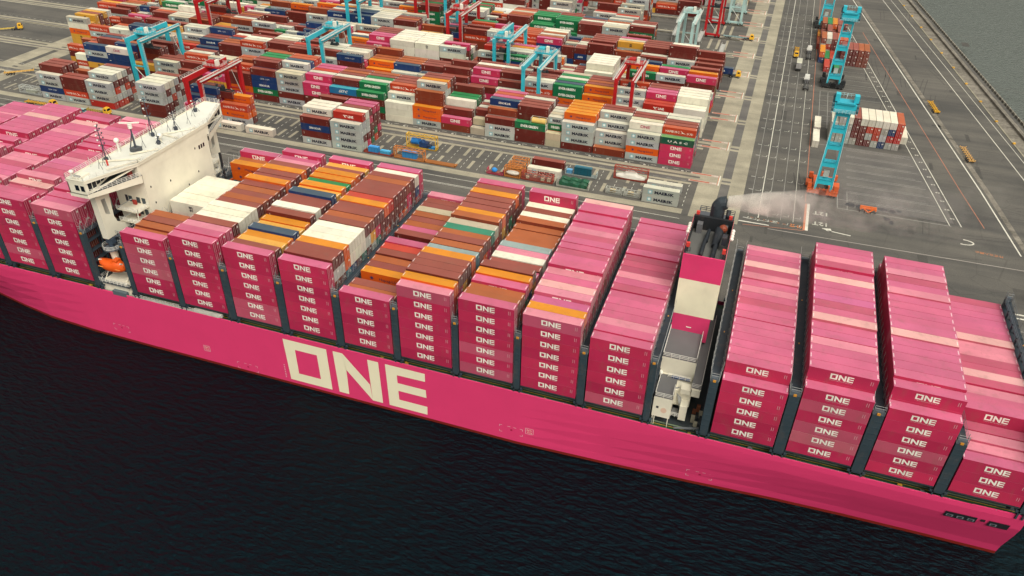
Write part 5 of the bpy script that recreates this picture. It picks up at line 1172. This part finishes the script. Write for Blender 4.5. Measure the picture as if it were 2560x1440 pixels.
# small teal car on the quay road
root = thing('small_car', 'small teal car on the quay road between two yellow trucks', 'car', (-127.5, 110.0, QZ)); c1 = (.08, .20, .22)
m = MB(); m.box(0, 0, .35, 4.2, 1.7, .95, c1); m.build('body', 'paint', root); m = MB(); m.prism([(.8, .12, .95), (3.3, .12, .95), (3.3, 1.58, .95), (.8, 1.58, .95)], .5, (.03, .05, .06), top=(.3, .45, .45)); m.build('cabin', 'paint', root); wheels(root, (.8, 3.4), 1.7, .33)
# open racks with cargo in the first block
def rack(name, x, y, L, H, col, label, truss=True, W=2.4, cat='flat rack', tz=0, full=True):
    root = thing(name, label, cat, (x, y, QZ+tz), 'open racks near the quay'); m = MB()
    m.box(0, 0, .1, L, W, .45, tuple(k*.55 for k in col)); m.build('base', 'gear', root)
    m = MB()
    for xx in (0, L-.25):
        for yy in (0, W-.25): m.box(xx, yy, .45, xx+.25, yy+.25, H, col)
        m.box(xx, 0, H-.3, xx+.25, W, H, col)
        for z in ([1.1, 1.9] if H > 1.5 else []): m.box(xx+.05, 0, z, xx+.2, W, z+.2, col)
    if truss and full:
        for yy in (.1, W-.1):
            m.bar((0, yy, H-.1), (L, yy, H-.1), .18, .18, col); m.bar((0, yy, H-.9), (L, yy, H-.9), .15, .15, col); n = max(2, int(L/1.6))
            for i in range(n): m.bar((i*L/n, yy, H-.9 if i % 2 else H-.1), ((i+1)*L/n, yy, H-.1 if i % 2 else H-.9), .12, .12, col)
        for i in range(6): m.bar((i*L/5, 0, H-.05), (i*L/5, W, H-.05), .12, .12, col)
    m.build('frame', 'gear', root); return root
OC = (.55, .20, .05); RC2 = (.34, .06, .04); YC_ = (.70, .42, .05)
def crate(name, label, cat, x0, y0, z0, x1, y1, z1, col, lid=None):
    m = MB(); m.box(x0, y0, z0, x1, y1, z1, col, top=lid or tuple(min(.9, k*1.5+.03) for k in col))
    n = max(2, int(abs(x1-x0)/1.2))
    for i in range(n+1): xx = x0+(x1-x0)*i/n; m.box(xx-.05, y0-.04, z0, xx+.05, y0, z1, tuple(k*.6 for k in col))
    m.box(x0, y0-.06, z1-.15, x1, y0, z1, tuple(k*.8 for k in col)); m.box(x0+.3, y0+.3, z1, x1-.3, y0+.5, z1+.1, tuple(k*.7 for k in col)); return tag(m.build(name, 'paint'), label, cat)
BL = (.03, .22, .50)
rack('flat_rack', -1.0, 118, 11.8, .9, RC2, 'low dark red rack with blue machines, left of the racks by the road', False); crate('cargo_machine', 'blue machine block on the low red rack', 'machine', .8, 118.4, QZ+.5, 4.8, 120.2, QZ+2.5, BL); crate('cargo_machine', 'lower pale blue machine beside the taller block on the low red rack', 'machine', 5.6, 118.5, QZ+.5, 9.6, 120.0, QZ+1.6, (.05, .30, .5))
rack('flat_rack', 11.6, 117.9, 12.0, 4.2, OC, 'tall orange rack with truss roof around blue boxes'); crate('cargo_box', 'large blue box inside the tall orange rack', 'box', 14.8, 118.5, QZ+.5, 20.4, 120.0, QZ+3.1, BL)
rack('flat_rack', 11.9, 128.2, 12.2, 5.4, YC_, 'tallest rack with yellow truss roof over blue machinery')
m = MB(); m.cyl((14, 129.5, QZ+2.4), (17, 129.2, QZ+2.8), 1.3, (.02, .16, .45), 12); m.box(17, 128.6, QZ+.6, 20.5, 130.4, QZ+2.6, (.02, .05, .14)); m.ball((18.5, 129.2, QZ+2.8), 1.0, (.02, .07, .2)); m.cyl((20.5, 129, QZ+1.5), (22, 129, QZ+1.5), .7, (.02, .03, .06), 10); tag(m.build('cargo_engine', 'paint'), 'blue and black engine under the yellow truss roof', 'machine')
crate('cargo_box', 'small bright blue box beside the engine under the yellow truss', 'box', 21.0, 128.5, QZ+.5, 23.4, 129.6, QZ+1.4, BL)
rack('flat_rack', 23.9, 118, 12.2, .75, OC, 'empty low orange flat rack lying on the pads', False)
rack('flat_rack', 48.3, 118, 6.3, 1.6, (.45, .06, .10), 'pink red short rack holding a blue ball', False); m = MB(); m.ball((51.0, 119.1, QZ+1.5), (1.1, .9, .9), (.03, .25, .65), seg=12); m.box(49.5, 118.6, QZ+.5, 53, 119.8, QZ+.8, (.3, .1, .08)); tag(m.build('cargo_ball', 'paint'), 'round bright blue load on the pink red rack', 'load')
rack('flat_rack', 55.0, 118, 6.0, 4.0, OC, 'orange cage rack with truss roof in front of the white boat'); rack('flat_rack', 55.4, 121.2, 6.0, 4.0, OC, 'second orange cage rack directly behind the first'); rack('flat_rack', 55.8, 124.4, 6.0, 4.6, OC, 'third orange cage rack, rearmost and tallest of three')
m = MB(); m.ball((58.0, 119.2, QZ+1.5), (2.6, .9, .8), (.72, .70, .62), seg=14); tag(m.build('wrapped_cargo', 'paint'), 'white wrapped load inside the first orange cage', 'wrapped load')
rack('flat_rack', 61.4, 118.2, 11.6, 2.9, RC2, 'long red truss rack with small crates beside the green tarpaulins')
for i, (x, s) in enumerate(((63, 1.0), (68.5, 1.2), (70.8, 1.3))): crate('wooden_crate', ['pale crate at the left of the red truss rack', 'pale crate in the middle of the red truss rack', 'pale crate at the right end of the red truss rack'][i], 'crate', x, 118.8, QZ+.5, x+s, 119.8, QZ+.5+s*.8, (.5, .44, .32))
rack('flat_rack', 74.6, 117.6, 11.6, 3.0, (.42, .42, .36), 'grey cage rack over dark green tarpaulins', False, full=True)
GT = (.015, .085, .045)
for (y, z, lb) in ((118.2, .5, 'dark green tarpaulin load in front, nearest the road'), (121.0, .5, 'dark green tarpaulin load just behind the front one')):
    m = MB(); n = 10
    for i in range(n):
        a0, a1 = i/n, (i+1)/n; ha = 1.5+.3*math.sin(i*1.7); hb_ = 1.5+.3*math.sin((i+1)*1.7)
        xa, xb = 75.4+a0*10, 75.4+a1*10
        for (u0, v0, u1, v1) in ((0, 0, .15, .75), (.15, .75, .8, 1), (.8, 1, 1.7, .95), (1.7, .95, 2.0, 0)):
            m.face([(xa, y+u0, QZ+z+v0*ha), (xb, y+u0, QZ+z+v0*hb_), (xb, y+u1, QZ+z+v1*hb_), (xa, y+u1, QZ+z+v1*ha)], jit(GT, .2))
    tag(m.build('tarpaulin_load', 'paint'), lb, 'covered load')
rack('flat_rack', 74.9, 127.6, 11.6, 2.2, (.40, .46, .44), 'pale grey rack under the teal machine box', False); crate('cargo_box', 'dark teal machine box on the pale rack behind the tarpaulins', 'box', 78.2, 127.9, QZ+.6, 84.4, 129.8, QZ+3.4, (.01, .09, .13)); crate('cargo_box', 'blue and white small box left of the dark teal one', 'box', 75.4, 128.0, QZ+.5, 77.4, 129.4, QZ+1.8, (.1, .3, .5))
rack('flat_rack', 92.0, 131.0, 12.2, 4.6, RC2, 'red and orange rack open on top around a wrapped white boat', True)
m = MB(); n = 12; 
for i in range(n):
    def sec(t): 
        w_ = 1.0*max(.06, math.sin(math.pi*min(.97, t*.9+.08)))**.5; h = (1.5+(1.1 if .3 < t < .7 else 0.2*t))*max(.2, math.sin(math.pi*min(.97, t*.86+.1)))**.4
        x = 92.8+t*10.4; return [(x, 132.2-w_, QZ+.6), (x, 132.2-w_*.95, QZ+.6+h*.55), (x, 132.2-w_*.5, QZ+.6+h), (x, 132.2+w_*.5, QZ+.6+h), (x, 132.2+w_, QZ+.6+h*.5), (x, 132.2+w_, QZ+.6)]
    a, b = sec(i/n), sec((i+1)/n)
    for k in range(5): m.face([a[k], b[k], b[k+1], a[k+1]], (.80, .78, .70))
o = m.build('wrapped_boat', 'paint'); tag(o, 'motor boat shrink wrapped in white on a rack by the stern', 'boat')
for p in o.data.polygons: p.use_smooth = True
for i, x in enumerate((91.9, 98.2)):
    rack('cage_pallet', x, 118.6, 6.0, 1.9, (.42, .43, .38), ['grey mesh cage rack, left of the two beside the lowest grey container', 'grey mesh cage rack touching the lowest grey container'][i], True, cat='cage'); crate('wooden_crate', ['tan crate inside the left mesh cage', 'tan crate inside the right mesh cage'][i], 'crate', x+1.5, 119.2, QZ+.5, x+3.4, 120.4, QZ+1.4, (.45, .35, .18))
rack('flat_rack', -166, 118, 12, 3.2, (.40, .42, .40), 'grey cage rack with small tanks left of the first stack'); crate('cargo_box', 'small orange box behind the grey cage at far left', 'box', -156, 123, QZ, -154, 125, QZ+3.5, (.6, .2, .03)); crate('cargo_box', 'pale tank box inside the grey cage at far left', 'box', -163, 118.6, QZ+.5, -158, 120, QZ+1.6, (.4, .42, .35))
# tank containers between the stacks
tk = 0
for j in range(3):
    for t in range(4 if j == 0 else 3):
        col = (.70, .68, .60) if (t+j) % 3 else (.72, .50, .14)
        root = thing('tank_container', ['white tank container %s in the front column' % ['on the ground', 'second from the ground', 'third from the ground', 'on top'][t], '%s tank container in the column behind the front tanks' % ['lowest', 'middle', 'uppermost'][min(t, 2)], '%s tank container in the rearmost tank column' % ['lowest', 'middle', 'uppermost'][min(t, 2)]][j], 'tank container', (54.9, 148.6+j*RP, QZ+.02+t*2.62), 'tank containers in the yard')
        m = MB(); m.cyl((.4, 1.22, 1.3), (5.6, 1.22, 1.3), 1.08, col, 16); m.ball((.4, 1.22, 1.3), (.35, 1.05, 1.05), col, seg=14); m.ball((5.6, 1.22, 1.3), (.35, 1.05, 1.05), col, seg=14); m.cyl((3, 1.22, 2.3), (3, 1.22, 2.5), .3, (.3, .3, .3), 8); o = m.build('tank', 'paint', root)
        m = MB(); c = (.6, .58, .5)
        for xx in (0, 5.9):
            for yy in (.06, 2.3): m.box(xx, yy, 0, xx+.12, yy+.12, 2.55, c)
            m.box(xx, .06, 2.43, xx+.12, 2.4, 2.55, c); m.box(xx, .06, 0, xx+.12, 2.4, .15, c)
        for yy in (.06, 2.3): m.box(0, yy, 0, 6, yy+.1, .15, c); m.box(0, yy, 2.45, 6, yy+.1, 2.55, c)
        m.build('frame', 'gear', root)
# quay mooring frame at the stern (dark lattice)
m = MB()
for (x) in (206.5, 209.5):
    m.bar((x, 57, QZ), (x+2, 60, QZ+9), .5, .5, (.06, .08, .10)); m.bar((x, 63, QZ), (x+1, 61, QZ+9), .4, .4, (.06, .08, .10))
for i in range(5): m.bar((206.5, 58, QZ+1+i*1.7), (211, 60, QZ+1.5+i*1.7), .2, .2, (.08, .1, .12))
tag(m.build('mooring_frame', 'gear'), 'dark steel frame on the quay behind the ship stern', 'steel frame')
m = MB(); m.box(150, 200+440-10-230, QZ, 151, 401, QZ+1, (.5, .5, .5))
# storage shed far back
root = thing('storage_shed', 'white and grey storage shed at the top edge between the far stacks', 'shed', (-13, 286, QZ)); m = MB(); m.box(0, 0, 0, 22, 12, 8, (.42, .45, .43)); m.build('wall', 'gear', root); m = MB(); m.prism([(-.5, -.5, 8), (22.5, -.5, 8), (22.5, 12.5, 8), (-.5, 12.5, 8)], .5, (.62, .64, .60)); m.build('roof', 'gear', root)
# ------------------------------------------------------------------ smoke
sm = bpy.data.materials.new('smoke_volume'); sm.use_nodes = True; n = sm.node_tree; n.nodes.clear()
pv = n.nodes.new('ShaderNodeVolumePrincipled'); om = n.nodes.new('ShaderNodeOutputMaterial'); n.links.new(pv.outputs[0], om.inputs['Volume'])
pv.inputs['Color'].default_value = (.99, .97, .92, 1); pv.inputs['Anisotropy'].default_value = .2
tc = n.nodes.new('ShaderNodeTexCoord'); 
def plume(parts, name='smoke'):
    m = MB()
    mu = n
    return m
smx, smy, smz = 134.6, 38.0, Z0+31.9
m = MB(); NS = 14; ringp = []
for i in range(NS+1):
    t = i/NS; L = 85*t; r_ = 1.3+8.5*t**.8*(1-.2*t); c = (smx+L*.85, smy+L*.18, smz+.2+1.2*math.sin(t*1.4)); ringp.append((c, r_))
for (c0, r0), (c1, r1) in zip(ringp[:-1], ringp[1:]):
    pass
k = 12; base = 0
for c, r_ in ringp:
    for a in range(k): an = 2*math.pi*a/k; m.v.append((c[0], c[1]+r_*math.cos(an), c[2]+r_*math.sin(an)))
for i in range(NS):
    for a in range(k): a2 = (a+1) % k; m.f.append((i*k+a, i*k+a2, (i+1)*k+a2, (i+1)*k+a)); m.c.append((1, 1, 1)); m.m.append(0)
m.f.append(tuple(range(k-1, -1, -1))); m.c.append((1, 1, 1)); m.f.append(tuple(NS*k+a for a in range(k))); m.c.append((1, 1, 1)); m.m += [0, 0]
M['smoke'] = sm
o = m.build('smoke', 'smoke'); o['kind'] = 'stuff'; o['label'] = 'pale plume of smoke drifting from the dark funnel mouth over the quay'
geo = n.nodes.new('ShaderNodeNewGeometry'); sep = n.nodes.new('ShaderNodeSeparateXYZ'); n.links.new(geo.outputs['Position'], sep.inputs[0])
mr = n.nodes.new('ShaderNodeMapRange'); mr.inputs[1].default_value = smx; mr.inputs[2].default_value = smx+68; mr.inputs[3].default_value = 1.0; mr.inputs[4].default_value = 0.0; n.links.new(sep.outputs['X'], mr.inputs[0])
def mth(op, a, b):
    q_ = n.nodes.new('ShaderNodeMath'); q_.operation = op
    for i_, v_ in enumerate((a, b)):
        if isinstance(v_, (int, float)): q_.inputs[i_].default_value = v_
        else: n.links.new(v_, q_.inputs[i_])
    return q_.outputs[0]
nz = n.nodes.new('ShaderNodeTexNoise'); nz.inputs['Scale'].default_value = .22; nz.inputs['Detail'].default_value = 6; nz.inputs['Distortion'].default_value = .6; n.links.new(geo.outputs['Position'], nz.inputs['Vector'])
nr = n.nodes.new('ShaderNodeMapRange'); nr.inputs[1].default_value = .44; nr.inputs[2].default_value = .64; n.links.new(nz.outputs['Fac'], nr.inputs[0])
near_ = mth('MULTIPLY', mth('POWER', mr.outputs[0], 12.0), 2.2)
far_ = mth('MULTIPLY', mth('POWER', mr.outputs[0], 1.6), .075)
n.links.new(mth('ADD', mth('MULTIPLY', near_, mth('ADD', mth('MULTIPLY', nr.outputs[0], .8), .2)), mth('MULTIPLY', far_, nr.outputs[0])), pv.inputs['Density'])
